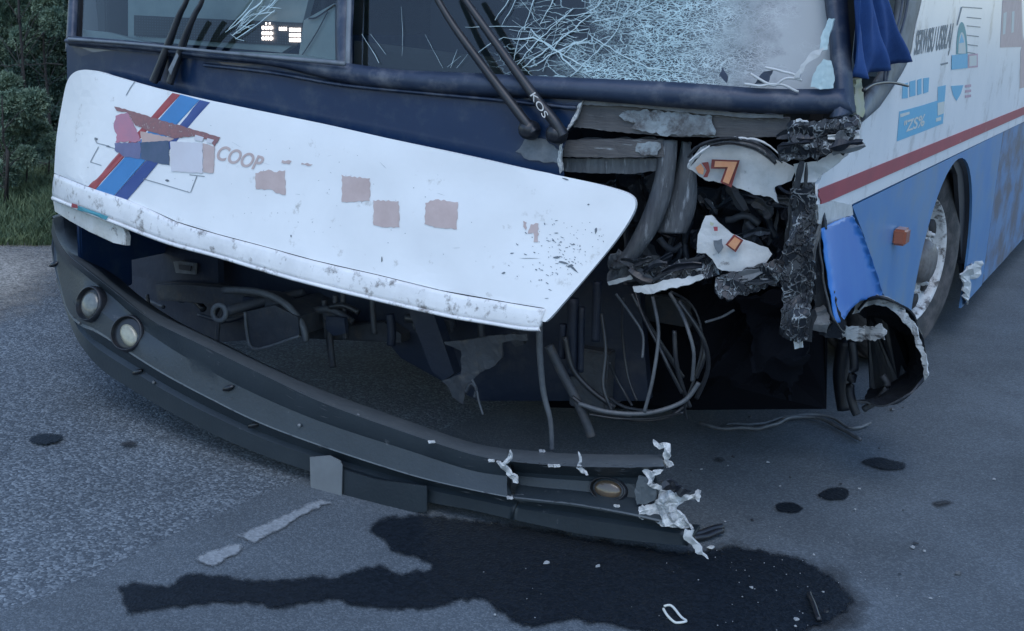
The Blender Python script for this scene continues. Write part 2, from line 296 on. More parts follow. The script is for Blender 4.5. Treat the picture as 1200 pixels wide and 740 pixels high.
        m2 = N.new('ShaderNodeMixShader'); L.new(mu2.outputs[0], m2.inputs[0]); L.new(last, m2.inputs[1]); L.new(df.outputs[0], m2.inputs[2]); last = m2.outputs[0]
    L.new(last, out.inputs['Surface'])
    MATS[name] = m
glass_mat('glass_clear', (.66, .75, .75), .015)
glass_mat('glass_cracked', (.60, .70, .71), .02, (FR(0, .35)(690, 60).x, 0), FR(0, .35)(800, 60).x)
glass_mat('glass_dark', (.10, .12, .13), .05)
mat('crack_white', (.44, .56, .57), .6, c2=(.30, .42, .45), vscale=30)

# ------------------------------------------------------------------ mesh helpers
def world_of(o):
    M = Matrix.Translation(Vector(o.location))
    return world_of(o.parent) @ o.matrix_parent_inverse @ M if o.parent else M
def link(name, me, m, parent=None, smooth=False):
    o = bpy.data.objects.new(name, me); COL.objects.link(o)
    if m: me.materials.append(MATS[m] if isinstance(m, str) else m)
    if smooth:
        for p in me.polygons: p.use_smooth = True
    if parent is not None:
        o.parent = parent
        o.matrix_parent_inverse = world_of(parent).inverted()
    return o
def face_camera(me):
    n = Vector((0, 0, 0)); c = Vector((0, 0, 0)); a = 0
    for p in me.polygons: n += p.normal * p.area; c += p.center * p.area; a += p.area
    if a and n.dot(CAM - c / a) < 0: me.flip_normals()
def solid(o, th, off=-1):
    md = o.modifiers.new('thickness', 'SOLIDIFY'); md.thickness = th; md.offset = off
def from_bm(name, bm, m, parent=None, smooth=False):
    me = bpy.data.meshes.new(name); bm.normal_update(); bm.to_mesh(me); bm.free()
    return link(name, me, m, parent, smooth)
def rough_poly(poly, amp, step=4.0, seed=0, closed=True):
    out = []; n = len(poly); rnd = random.Random(seed)
    for i in range(n if closed else n - 1):
        a = Vector(poly[i]); b = Vector(poly[(i + 1) % n]); L = (b - a).length; k = max(1, int(L / step))
        nn = Vector((-(b - a).y, (b - a).x)); nn = nn / L if L else nn
        for j in range(k):
            p = a + (b - a) * (j / k)
            if j: p += nn * rnd.uniform(-amp, amp)
            out.append((p.x, p.y))
    if not closed: out.append(tuple(poly[-1]))
    return out
def smooth_line(pts, n=8, closed=False):
    P = [Vector(p) for p in pts]; out = []; N = len(P)
    for i in range(N if closed else N - 1):
        if closed: p0, p1, p2, p3 = P[i - 1], P[i], P[(i + 1) % N], P[(i + 2) % N]
        else: p0, p1, p2, p3 = P[max(0, i - 1)], P[i], P[i + 1], P[min(N - 1, i + 2)]
        for j in range(n):
            t = j / n
            out.append(.5 * ((2 * p1) + (p2 - p0) * t + (2 * p0 - 5 * p1 + 4 * p2 - p3) * t * t + (3 * p1 - p0 - 3 * p2 + p3) * t ** 3))
    if not closed: out.append(P[-1])
    return out
def in_poly(x, y, poly):
    c = False; j = len(poly) - 1
    for i in range(len(poly)):
        xi, yi = poly[i]; xj, yj = poly[j]
        if (yi > y) != (yj > y) and x < (xj - xi) * (y - yi) / (yj - yi + 1e-12) + xi: c = not c
        j = i
    return c
def cdt(poly, step):
    """triangles of an outline with a jittered grid of points inside"""
    xs = [p[0] for p in poly]; ys = [p[1] for p in poly]
    pts = [Vector((p[0], p[1])) for p in poly]; n = len(pts)
    y = min(ys) + step * .5
    while y < max(ys):
        x = min(xs) + step * .5
        while x < max(xs):
            q = (x + random.uniform(-.3, .3) * step, y + random.uniform(-.3, .3) * step)
            if in_poly(q[0], q[1], poly): pts.append(Vector(q))
            x += step
        y += step
    v, e, f, *_ = geometry.delaunay_2d_cdt(pts, [], [list(range(n))], 1, 1e-5)
    return v, f
def folds(P, f, seed):
    rnd = random.Random(seed * 7 + 1); out = [0, 0, 0]
    wv = noise.noise_vector(P * f * .45 + Vector((seed * 1.7, 0, 0)))
    for k in range(4):
        d = Vector((rnd.gauss(0, 1), rnd.gauss(0, .5), rnd.gauss(0, .7))).normalized()
        t = (P.dot(d) * f * (.7 + .55 * k) + wv[k % 3] * .9 + rnd.random() * 2) % 2.0
        out[k % 3] += (abs(t - 1) * 2 - 1) * (.75, .55, .5, .35)[k]
    out[0] += .35 * out[1]
    return Vector(out) + .25 * wv
def sheet(name, poly, surf, m, parent=None, th=.004, rough=0, step=None, crumple=0, cfreq=14, seed=0, rstep=4.0, smooth=False, axis=(0, 1, 0)):
    """a panel whose outline lies on a surface of the bus, with a real thickness behind it"""
    if rough: poly = rough_poly(poly, rough, rstep, seed)
    xs = [p[0] for p in poly]; ys = [p[1] for p in poly]
    if step is None: step = max(6, (max(xs) - min(xs) + max(ys) - min(ys)) / 14)
    v, f = cdt(poly, step)
    vs = []
    ax = Vector(axis)
    for q in v:
        P = surf(q.x, q.y)
        if crumple:
            nv = folds(P, cfreq, seed)
            P = P + ax * (nv.x * crumple) + Vector((nv.y, 0, nv.z)) * crumple * .25
        vs.append(P)
    me = bpy.data.meshes.new(name); me.from_pydata(vs, [], [list(t) for t in f]); me.update(); face_camera(me)
    o = link(name, me, m, parent, smooth)
    if th: solid(o, th)
    return o
def strip(name, A, B, surf, m, parent=None, th=.004, smooth=True, rows=4, bulge=0, n=6, axis=(0, 1, 0)):
    """a band between two lines"""
    A = smooth_line(A, n); B = smooth_line(B, n)
    if len(A) != len(B): raise ValueError(name)
    vs = []; fs = []; W = rows + 1
    for a, b in zip(A, B):
        for r in range(W):
            t = r / rows; q = a + (b - a) * t
            P = surf(q[0], q[1]) - Vector(axis) * (bulge * math.sin(math.pi * t)); vs.append(P)
    for i in range(len(A) - 1):
        for r in range(rows): k = i * W + r; fs.append((k, k + 1, k + W + 1, k + W))
    me = bpy.data.meshes.new(name); me.from_pydata(vs, [], fs); me.update(); face_camera(me)
    o = link(name, me, m, parent, smooth)
    if th: solid(o, th)
    return o
def bm_tube(bm, pts, r, seg=8, taper=None):
    P = [Vector(p) for p in pts]; rings = []
    up = Vector((0, 0, 1))
    for i, p in enumerate(P):
        d = (P[min(i + 1, len(P) - 1)] - P[max(i - 1, 0)]).normalized()
        a = d.cross(up)
        if a.length < .05: a = d.cross(Vector((1, 0, 0)))
        a.normalize(); b = a.cross(d).normalized()
        rr = r if taper is None else r * (1 + (taper - 1) * i / (len(P) - 1))
        rings.append([bm.verts.new(p + (a * math.cos(2 * math.pi * k / seg) + b * math.sin(2 * math.pi * k / seg)) * rr) for k in range(seg)])
    for A, B in zip(rings, rings[1:]):
        for k in range(seg): bm.faces.new((A[k], A[(k + 1) % seg], B[(k + 1) % seg], B[k]))
    bm.faces.new(rings[0][::-1]); bm.faces.new(rings[-1])
def tube(name, px, surf, r, m, parent=None, seg=8, n=6, taper=None, wob=0):
    L = smooth_line([Vector((p[0], p[1], p[2] if len(p) > 2 else 0)) for p in px], n)
    pts = [surf(q.x, q.y) + Vector((0, q.z, 0)) for q in L]
    if wob: pts = [p + noise.noise_vector(p * 25) * wob for p in pts]
    bm = bmesh.new(); bm_tube(bm, pts, r, seg, taper); return from_bm(name, bm, m, parent, True)
def bm_box(bm, c, s, R=None):
    vs = []
    for x in (-1, 1):
        for y in (-1, 1):
            for z in (-1, 1):
                v = Vector((x * s[0] / 2, y * s[1] / 2, z * s[2] / 2))
                if R: v = R @ v
                vs.append(bm.verts.new(Vector(c) + v))
    for f in ((0, 1, 3, 2), (4, 6, 7, 5), (0, 4, 5, 1), (2, 3, 7, 6), (0, 2, 6, 4), (1, 5, 7, 3)): bm.faces.new([vs[i] for i in f])
def box(name, c, s, m, parent=None, bev=.006, R=None):
    bm = bmesh.new(); bm_box(bm, c, s, R); bmesh.ops.recalc_face_normals(bm, faces=bm.faces)
    if bev: bmesh.ops.bevel(bm, geom=bm.edges[:], offset=bev, segments=2, affect='EDGES')
    return from_bm(name, bm, m, parent)
def slab(name, poly3, vec, m, parent=None):
    """outline of 3D points pushed along vec into a solid"""
    bm = bmesh.new(); a = [bm.verts.new(Vector(p)) for p in poly3]; b = [bm.verts.new(Vector(p) + Vector(vec)) for p in poly3]
    bm.faces.new(a); bm.faces.new(b[::-1]); n = len(a)
    for i in range(n): bm.faces.new((a[i], b[i], b[(i + 1) % n], a[(i + 1) % n]))
    bm.normal_update(); bmesh.ops.triangulate(bm, faces=[f for f in bm.faces if len(f.verts) > 4]); bmesh.ops.recalc_face_normals(bm, faces=bm.faces)
    return from_bm(name, bm, m, parent)
def lathe(name, prof, M, m, parent=None, seg=40, smooth=True):
    """prof: (radius, height along local Z); M: placement"""
    bm = bmesh.new(); rings = []
    for r, z in prof: rings.append([bm.verts.new(M @ Vector((r * math.cos(2 * math.pi * k / seg), r * math.sin(2 * math.pi * k / seg), z))) for k in range(seg)])
    for A, B in zip(rings, rings[1:]):
        for k in range(seg): bm.faces.new((A[k], A[(k + 1) % seg], B[(k + 1) % seg], B[k]))
    if prof[-1][0] < .02: bm.faces.new(rings[-1])
    if prof[0][0] < .02: bm.faces.new(rings[0][::-1])
    bmesh.ops.recalc_face_normals(bm, faces=bm.faces)
    return from_bm(name, bm, m, parent, smooth)
def place(P, nrm, up=(0, 0, 1)):
    z = Vector(nrm).normalized(); x = Vector(up).cross(z).normalized(); y = z.cross(x)
    M = Matrix((x, y, z)).transposed().to_4x4(); M.translation = Vector(P); return M
def empty(name, loc, label, cat, group=None):
    o = bpy.data.objects.new(name, None); COL.objects.link(o); o.location = loc; o.empty_display_size = .2
    tag(o, label, cat, group); return o
def tag(o, label, cat, group=None):
    o['label'] = label; o['category'] = cat
    if group: o['group'] = group
    return o
def kind(o, k): o['kind'] = k; return o
def lettering(name, text, a, b, up, surf, m, parent, th=.0008, bold=0):
    """flat print: text from a to b with capitals rising by the vector up"""
    cu = bpy.data.curves.new('print', 'FONT'); cu.body = text; cu.offset = bold
    t = bpy.data.objects.new('print', cu); COL.objects.link(t); bpy.context.view_layer.update()
    me0 = t.evaluated_get(bpy.context.evaluated_depsgraph_get()).to_mesh()
    vs = [v.co.copy() for v in me0.vertices]; fs = [list(p.vertices) for p in me0.polygons]
    bpy.data.objects.remove(t); bpy.data.curves.remove(cu)
    x0 = min(v.x for v in vs); x1 = max(v.x for v in vs); y1 = max(v.y for v in vs)
    A = Vector(a); B = Vector(b); U = Vector(up); out = []
    for v in vs:
        q = A + (B - A) * ((v.x - x0) / (x1 - x0)) + U * (v.y / y1); out.append(surf(q.x, q.y))
    me = bpy.data.meshes.new(name); me.from_pydata(out, [], fs); me.update(); face_camera(me)
    o = link(name, me, m, parent); return o

# ------------------------------------------------------------------ ground
def flat(name, poly, z, m, parent=None):
    bm = bmesh.new(); f = bm.faces.new([bm.verts.new((x, y, z)) for x, y in poly])
    bm.normal_update(); bmesh.ops.triangulate(bm, faces=[f]); bmesh.ops.recalc_face_normals(bm, faces=bm.faces)
    o = from_bm(name, bm, m, parent)
    if o.data.polygons[0].normal.z < 0: o.data.flip_normals()
    return o
kind(flat('ground', [(-600, -600), (600, -600), (600, 900), (-600, 900)], -.012, 'soil'), 'structure')
EDGE = [(-40, -16), (-14, -.2), (-9, 3.3), (-7.5, 4.5), (-6.5, 5.2), (-6.05, 5.55), (-5.7, 6.2), (-5.3, 7.6), (-5.0, 14), (-5.0, 60)]
ED = [(p.x, p.y) for p in smooth_line([Vector((x, y, 0)) for x, y in EDGE], 6)]
road = kind(flat('road', ED + [(12, 60), (12, -16)], 0.0, 'asphalt_coarse'), 'structure')
# newer, finer strip of asphalt: its joint runs from the lower left corner under the bumper
jl = rough_poly([(p.x, p.y) for p in (on_z(-260, 820), on_z(0, 722), on_z(120, 672), on_z(230, 615), on_z(345, 566), on_z(520, 505), on_z(800, 400))], .006, .03, 3, closed=False)
patch = kind(flat('road_patch', jl + [(jl[-1][0] + .6, 30), (11.9, 30), (11.9, -8), (jl[0][0], -8)], .004, 'asphalt_fine', road), 'structure')
# shoulder
def film(name, poly, m, z, rimpx, seed=0, rough=2.5, step=9, rstep=5):
    """a thin film on the road drawn by its outline; vertex value 'rim' grows from the outline inwards"""
    out = rough_poly(poly, rough, rstep, seed)
    v, f = cdt(out, step)
    def dist(q):
        d = 1e9
        for i in range(len(out)):
            a = Vector(out[i]); b = Vector(out[(i + 1) % len(out)]); ab = b - a
            t = max(0, min(1, (q - a).dot(ab) / (ab.length_squared + 1e-9))); d = min(d, (q - a - ab * t).length)
        return d
    me = bpy.data.meshes.new(name); me.from_pydata([on_z(q.x, q.y, z) for q in v], [], [list(t) for t in f]); me.update()
    if me.polygons and me.polygons[0].normal.z < 0: me.flip_normals()
    at = me.attributes.new('rim', 'FLOAT', 'POINT')
    for i, q in enumerate(v): at.data[i].value = min(1, dist(q) / rimpx)
    return link(name, me, m)
SHD = [(-160, 330), (-60, 322), (0, 318), (30, 312), (62, 306), (120, 296), (120, 268), (60, 272), (0, 264), (-60, 262), (-160, 268)]
edge_mat('gravel_film', (.13, .125, .11), .9, .2, 9, .05, .75, (.40, .38, .34))
kind(film('gravel_shoulder', [(-260, 470), (-120, 430), (-20, 400), (40, 372), (80, 340), (130, 300), (130, 262), (60, 266), (0, 258), (-60, 256), (-260, 262)], 'gravel_film', .0075, 70, 40, 4, 12, 8), 'structure')
o = film('oil_puddle', [(131, 684), (155, 678), (195, 684), (208, 672), (228, 667), (262, 671), (300, 677), (345, 675), (365, 670), (395, 673), (418, 662), (445, 657), (466, 668), (503, 663), (478, 655), (452, 648), (450, 638), (431, 625),
    (438, 604), (490, 598), (560, 606), (640, 618), (720, 632), (800, 645), (850, 638), (890, 640), (935, 650), (978, 672), (1004, 702), (992, 722), (962, 738), (905, 752), (800, 752), (740, 742), (680, 730), (612, 739), (582, 720), (566, 705), (530, 709), (500, 719), (432, 716), (390, 707), (332, 716), (265, 710), (205, 714), (147, 725), (141, 704)], 'wet_oil', .009, 15, 1, step=7)
tag(o, 'large black puddle of spilled oil on the road in front of the torn bumper', 'puddle')
o = film('damp_patch', [(700, 690), (760, 640), (850, 622), (920, 632), (985, 650), (1030, 690), (1030, 740), (980, 770), (800, 775)], 'damp', .0065, 60, 44, 2, 12, 8)
tag(o, 'soft dark damp patch fringing the right end of the oil puddle', 'damp patch')
BLOTS = [((1007, 541), (1030, 535), (1062, 543), (1060, 551), (1030, 551)), ((957, 580), (975, 570), (995, 573), (992, 586), (970, 587)), ((909, 590), (925, 587), (943, 594), (935, 602), (912, 600)),
         ((32, 514), (50, 507), (74, 509), (70, 518), (45, 522)), ((138, 520), (150, 514), (164, 517), (158, 525), (142, 525)), ((828, 538), (840, 534), (853, 537), (845, 544)), ((1090, 588), (1110, 584), (1120, 590), (1100, 596))]
BL = ['long dark oil blot on the road under the curled metal', 'round dark oil blot between two others on the road', 'small dark oil blot nearest to the torn bumper end', 'dark oil blot on rough asphalt nearest the picture edge', 'small oil blot on rough asphalt below the fog lamps', 'faint oil blot in the shadow beside the hanging wire', 'faint grey damp spot on open asphalt away from the bus']
for i, b in enumerate(BLOTS):
    c = Vector((sum(p[0] for p in b) / len(b), sum(p[1] for p in b) / len(b)))
    sm = [tuple(q)[:2] for q in smooth_line([Vector((p[0], p[1], 0)) for p in b], 4, True)]
    o = film('oil_blot', sm, 'wet_oil' if i < 4 else 'damp', .009, 5, 10 + i, 1.0, 4, 3); tag(o, BL[i], 'oil blot', 'oil blots on the road')
for i, pl in enumerate([[(222, 655), (268, 634), (296, 640), (250, 668)], [(272, 628), (330, 602), (372, 583), (398, 588), (356, 606), (300, 640)]]):
    o = film('lane_marking', pl, 'worn_paint', .0095, 5, 30 + i, 1.5, 4, 4); kind(o, 'structure')
o = film('lane_marking', [(838, 600), (900, 566), (1010, 498), (1020, 494), (905, 570), (842, 606)], 'worn_paint', .0095, 16, 33, .5, 5, 6); kind(o, 'structure')

# ------------------------------------------------------------------ the bus
BUS = empty('coach_bus', (-2.3, 8.0, 0), 'white and blue coach bus with its front corner smashed, standing on the road', 'bus')
XL = FR()(79, 100).x                       # far side wall
RK = .35
WS = FR(0.0, RK, 1.28)
# --- shell
def side_poly(name, pts, m, d=0.0, th=.012):
    bm = bmesh.new(); bm.faces.new([bm.verts.new((X_SIDE + d, y, z)) for y, z in pts]); bm.normal_update(); bmesh.ops.triangulate(bm, faces=bm.faces[:])
    me = bpy.data.meshes.new(name); bm.to_mesh(me); bm.free()
    n = sum((p.normal * p.area for p in me.polygons), Vector())
    if n.x < 0: me.flip_normals()
    o = link(name, me, m, BUS); solid(o, th); return o
def yz(px, py):
    P = on_x(px, py, X_SIDE); return (P.y, P.z)
Z_BLUE, Z_RED0, Z_RED1 = 1.025, 1.075, 1.123
BACK = 14.0
arch = []
for i in range(25):
    a = math.pi * (1 - i / 24); arch.append((6.03 + .72 * math.cos(a), max(.17, .40 + .60 * math.sin(a))))
arch = [(arch[0][0], .30)] + arch + [(6.75, .17)]
blue = [yz(999, 242), yz(1012, 275), yz(1033, 342), yz(1050, 365)] + arch
y_seams = [7.45, 8.35, 9.3, 10.3]
side_poly('side_skirt_panel', blue + [(7.445, .17), (7.445, Z_BLUE)], 'blue_skirt')
for a, b in zip(y_seams, y_seams[1:] + [BACK]):
    side_poly('side_skirt_panel', [(a + .006, .17 + random.uniform(-.01, .01)), (b - .006, .17), (b - .006, Z_BLUE), (a + .006, Z_BLUE)], 'blue_skirt_dirty', random.uniform(-.003, .003))
wedge = [yz(q[0], q[1]) for q in rough_poly([(957, 262), (956, 240), (957, 222), (962, 206), (985, 186), (1003, 160), (1010, 143)], .8, 5, 4, closed=False)]
win = [yz(*q) for q in ((1030, 126), (1046, 103), (1058, 84), (1067, 64), (1073, 30), (1080, 0), (1085, -40), (1088, -90), (1089, -150))]
side_poly('side_wall_panel', wedge + win + [(win[-1][0], 2.15), (BACK, 2.15), (BACK, Z_BLUE + .003), (yz(999, 241)[0], Z_BLUE + .003), yz(985, 250)], 'side_white', .002)
side_poly('side_stripe', [yz(q[0], q[1]) for q in rough_poly([(960, 240), (957, 222)], .8, 3, 2, closed=False)] + [(BACK, Z_RED1), (BACK, Z_RED0)] , 'red_stripe', .006, .003)
side_poly('upper_side_wall', [(3.9, 2.153), (BACK, 2.153), (BACK, 2.25), (3.9, 2.25)], 'side_white')
for i in range(6):
    y0 = 5.2 + i * 1.47; side_poly('side_window', [(y0, 2.26), (y0 + 1.43, 2.26), (y0 + 1.43, 2.98), (y0, 2.98)], 'glass_dark', -.01, .005)
box('roof', ((XL + X_SIDE) / 2, 9.0, 3.09), (X_SIDE - XL, 10.2, .16), 'side_white', BUS, .05)
box('rear_wall', ((XL + X_SIDE) / 2, BACK + .03, 1.65), (X_SIDE - XL, .06, 2.8), 'side_white', BUS)
box('far_side_wall', (XL + .012, 8.95, .92), (.024, 10.1, .92), 'navy_paint', BUS)
box('nose_side_panel', (XL + .03, 3.76, .86), (.024, .28, 1.0), 'navy_paint', BUS)
for y in (3.85, 5.3, 6.9, 8.5, 10.1, 11.7, 13.3): box('window_post', (XL + .014, y, 2.2), (.05, .12, 1.64), 'interior_dark', BUS)
for a, b in ((3.92, 5.23), (5.37, 6.83), (6.97, 8.43), (8.57, 10.03), (10.17, 11.63), (11.77, 13.23)):
    box('far_window', (XL + .012, (a + b) / 2, 2.2), (.006, b - a, 1.64), 'glass_clear', BUS, 0)
box('cabin_floor', ((XL + X_SIDE) / 2, 9.1, .96), (X_SIDE - XL - .08, 9.6, .05), 'interior_dark', BUS)
box('cabin_bulkhead', ((XL + X_SIDE) / 2 - .1, 5.6, 1.6), (1.9, .05, 1.2), 'interior_dark', BUS)
box('chassis_floor', ((XL + X_SIDE) / 2 - .05, 9.0, .52), (X_SIDE - XL - .35, 9.4, .1), 'chassis_steel', BUS)
box('chassis_rail', (-1.75, 8.6, .30), (.14, 9.2, .22), 'chassis_steel', BUS)
box('chassis_rail', (-2.95, 8.8, .30), (.14, 8.8, .18), 'chassis_steel', BUS)
box('front_axle', (-2.2, 5.75, .42), (2.2, .14, .16), 'chassis_steel', BUS)

# --- front fascia under the windscreen
NV = FR(0.0)
fas = [(78, 50), (160, 57), (240, 64), (320, 71), (400, 79), (480, 90), (560, 100), (640, 108), (684, 112), (680, 122), (675, 137), (667, 149), (659, 158), (662, 166), (657, 180), (658, 196), (660, 206), (640, 236), (500, 262), (300, 232), (150, 210), (80, 190)]
sheet('front_fascia', fas, NV, 'navy_paint', BUS, .012, step=22)
strip('fascia_trim', [(240, 74), (320, 83), (400, 97), (500, 107), (586, 115), (676, 124)], [(240, 79), (320, 88), (400, 102), (500, 112), (586, 120), (674, 130)], FR(-.012), 'navy_rubber', BUS, .014, bulge=.01)
for pl in ([(684, 117), (680, 126), (676, 138), (668, 149), (663, 155), (666, 147), (673, 135), (678, 122)], [(661, 159), (658, 172), (657, 186), (659, 200), (656, 204), (653, 190), (655, 172), (658, 160)]):
    sheet('torn_edge', pl, FR(-.006), 'torn_fibre', BUS, .014, rough=.8, rstep=3, step=5)
# scuffs on the fascia
strip('windscreen_gasket', [(80, 44), (160, 51), (240, 60), (320, 66), (404, 74), (470, 82), (560, 86), (670, 91), (800, 97), (900, 104), (990, 104)],
      [(80, 52), (160, 59), (240, 69), (320, 78), (404, 98), (470, 106), (560, 113), (670, 117), (800, 127), (900, 133), (1000, 134)], FR(-.016, 0), 'navy_rubber', BUS, .03, bulge=.022)
strip('gasket_lip', [(80, 44), (160, 50), (240, 58), (320, 65), (404, 72)], [(80, 48), (160, 54), (240, 62), (320, 70), (404, 78)], FR(-.045, 0), 'seal_grey', BUS, .012, bulge=.006)
# right hand scuffs where the gasket is rubbed pale
# --- windscreen
def pane(name, px0, px1, yb, m):
    A = []; B = []
    for i in range(9):
        t = i / 8; x = px0[0] + (px1[0] - px0[0]) * t; A.append((x, yb[0] + (yb[1] - yb[0]) * t + 6)); B.append((px0[1] + (px1[1] - px0[1]) * t, -420))
    return strip(name, A, B, FR(.02, RK, 1.28), m, BUS, 0, rows=16, n=2)
pane('windscreen_pane', (84, 90), (396, 404), (44, 73), 'glass_clear')
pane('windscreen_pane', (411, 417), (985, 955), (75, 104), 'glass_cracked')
strip('centre_pillar', [(394, 92), (393, 40), (394, 0), (396, -120), (400, -300), (402, -420)], [(413, 92), (413, 40), (415, 0), (416, -120), (418, -300), (419, -420)], FR(-.01, RK, 1.28), 'navy_rubber', BUS, .04, bulge=.02)
strip('pillar_trim', [(404, 84), (405, 40), (406, 0), (407, -120)], [(410, 84), (411, 40), (412, 0), (413, -120)], FR(-.036, RK, 1.28), 'seal_grey', BUS, .006, bulge=.004)
strip('corner_pillar', [(972, 138), (974, 100), (971, 40), (966, 0), (955, -120), (940, -300), (930, -420)], [(1003, 132), (1000, 100), (996, 40), (993, 0), (985, -120), (975, -300), (968, -420)], FR(-.03, RK, 1.28), 'navy_rubber', BUS, .06, bulge=.03)
strip('corner_pillar', [(76, 60), (80, 0), (84, -120), (90, -420)], [(85, 60), (88, 0), (92, -120), (97, -420)], FR(.0, RK, 1.28), 'navy_rubber', BUS, .06, bulge=.01)
strip('roof_front', [(90, -400), (400, -405), (700, -405), (965, -400)], [(90, -520), (400, -540), (700, -540), (955, -520)], FR(.0, RK, 1.28), 'side_white', BUS, .05)
# cracks
def cracks(lines, name):
    bm = bmesh.new(); sf = FR(.012, RK, 1.28); rnd = random.Random(3)
    for ln in lines:
        wd = ln[0]; pts = ln[1:]
        L = rough_poly(pts, wd * .9, 7, rnd.randint(0, 999), closed=False)
        V = []
        for i, q in enumerate(L):
            a = Vector(L[max(0, i - 1)]); b = Vector(L[min(len(L) - 1, i + 1)]); n = Vector((-(b - a).y, (b - a).x)).normalized()
            ww = wd * .5 * (.35 + .65 * math.sin(math.pi * (.15 + .7 * i / max(1, len(L) - 1)))) * rnd.uniform(.6, 1.3)
            V.append((bm.verts.new(sf(q[0] + n.x * ww, q[1] + n.y * ww)), bm.verts.new(sf(q[0] - n.x * ww, q[1] - n.y * ww))))
        for (a, b), (c, d) in zip(V, V[1:]): bm.faces.new((a, b, d, c))
    return from_bm(name, bm, 'crack_white', BUS)
CK = [(1.6, (545, 32), (590, 31), (640, 34)), (2.2, (612, 80), (640, 58), (668, 38), (692, 18)), (1.8, (606, 76), (628, 50), (652, 28), (672, 10)), (2.4, (622, 78), (650, 62), (688, 45)), (3.0, (600, 46), (625, 44), (650, 58), (676, 84)),
      (2.4, (622, 34), (640, 52), (662, 66), (684, 78)), (1.4, (580, 24), (596, 0), (604, -16)), (1.6, (588, 30), (604, 0), (612, -20)), (1.5, (614, 36), (622, 10), (632, -14)), (1.3, (632, 30), (645, 8), (655, -14)), (1.4, (648, 60), (660, 40), (690, 34)),
      (1.6, (655, 68), (672, 52), (690, 50)), (1.2, (560, 62), (574, 52), (580, 44)), (1.2, (570, 54), (590, 44), (602, 46)), (1.8, (424, 40), (434, 56), (444, 74)), (.9, (498, 40), (508, 60), (519, 80)), (1.0, (524, 79), (540, 66)), (1.2, (528, 80), (532, 68), (536, 58)), (1.0, (535, 80), (548, 64)),
      (.8, (470, 8), (472, 40), (471, 66)), (1.0, (434, 40), (452, 64)), (1.6, (668, 90), (690, 70), (720, 40), (735, 10)), (1.6, (680, 20), (700, 8), (712, -10)), (1.6, (694, 26), (740, 18), (770, 0)), (1.4, (700, 8), (706, -14)), (1.4, (720, 18), (728, -8)), (1.4, (744, 16), (752, -12)), (2.0, (690, 40), (720, 60), (760, 80), (800, 84)),
      (1.4, (640, 34), (660, 20), (700, 14)), (1.2, (602, 66), (618, 50), (622, 34)), (1.3, (612, 34), (604, 60), (600, 78)), (1.2, (648, 58), (640, 72), (636, 84)),
      (2.6, (264, 38), (282, 24), (300, 8), (314, -8)), (2.2, (272, 42), (292, 26), (318, 6), (330, -6)), (1.6, (268, 34), (290, 10), (300, -6)), (1.8, (276, 46), (300, 30), (322, 12)), (1.4, (270, 40), (278, 46), (286, 48)), (1.2, (282, 30), (296, 34)), (1.5, (296, 18), (322, 14)), (1.2, (306, 8), (330, 10))]
_r = random.Random(21)
for _ in range(30):
    a = _r.uniform(0, 6.28); r0 = _r.uniform(2, 30); L = _r.uniform(12, 55); cx, cy = _r.choice(((648, 50), (640, 40), (662, 34), (690, 30)))
    p0 = (cx + r0 * math.cos(a), cy + r0 * .7 * math.sin(a)); b = a + _r.gauss(0, .35)
    p1 = (p0[0] + L * math.cos(b), p0[1] + L * .7 * math.sin(b))
    if p1[1] > 84 or p0[1] > 84 or p1[0] < 560: continue
    CK.append((_r.uniform(.5, 1.0), p0, ((p0[0] + p1[0]) / 2 + _r.gauss(0, 2), (p0[1] + p1[1]) / 2 + _r.gauss(0, 2)), p1))
for _ in range(20):
    a = _r.uniform(0, 6.28); r = _r.uniform(10, 46); a2 = a + _r.uniform(.2, .5); cx, cy = 650, 46
    q = [(cx + r * math.cos(t), cy + r * .62 * math.sin(t)) for t in (a, (a + a2) / 2, a2)]
    if max(p[1] for p in q) > 84: continue
    CK.append((_r.uniform(.6, 1.4), *q))
for _ in range(24):
    x = _r.uniform(266, 318); y = 46 - (x - 262) * .75 + _r.gauss(0, 4); L = _r.uniform(6, 20); a = -.7 + _r.gauss(0, .35)
    CK.append((_r.uniform(.6, 1.3), (x, y), (x + L * math.cos(a) * .5, y + L * math.sin(a) * .5 + _r.gauss(0, 1)), (x + L * math.cos(a), y + L * math.sin(a))))
CK = [(c[0] * (.6 if c[1][0] > 545 or c[1][0] < 400 else .38),) + tuple(c[1:]) for c in CK]
kind(cracks(CK, 'glass_cracks'), 'stuff')
# glass torn from the frame by the corner
for pl, mm in (([(972, 22), (980, 22), (974, 40), (971, 58), (962, 60), (962, 44)], 'crack_white'), ([(940, 76), (952, 62), (968, 56), (962, 66), (948, 74), (938, 92), (930, 92)], 'torn_white'), ([(958, 78), (966, 70), (975, 72), (978, 90), (976, 104), (962, 105), (950, 102), (952, 92)], 'crack_white')):
    sheet('glass_shard', pl, FR(-.05, .1), mm, BUS, .006, rough=1.2, rstep=4, step=6, crumple=.012)
for pl in ([(842, 88), (846, 78), (852, 90), (850, 98)], [(884, 100), (896, 84), (906, 82), (900, 98)]):
    sheet('torn_rubber', pl, FR(-.03, .1), 'navy_rubber', BUS, .006, rough=1, rstep=4, step=6, crumple=.01)
for ln in ([(872, 98), (892, 102), (910, 98), (935, 107)], [(880, 88), (905, 100), (920, 92), (940, 96)], [(895, 80), (920, 84), (938, 94)]):
    tube('torn_strip', ln, FR(-.045, .1), .004, 'torn_white', BUS, 6, wob=.006)
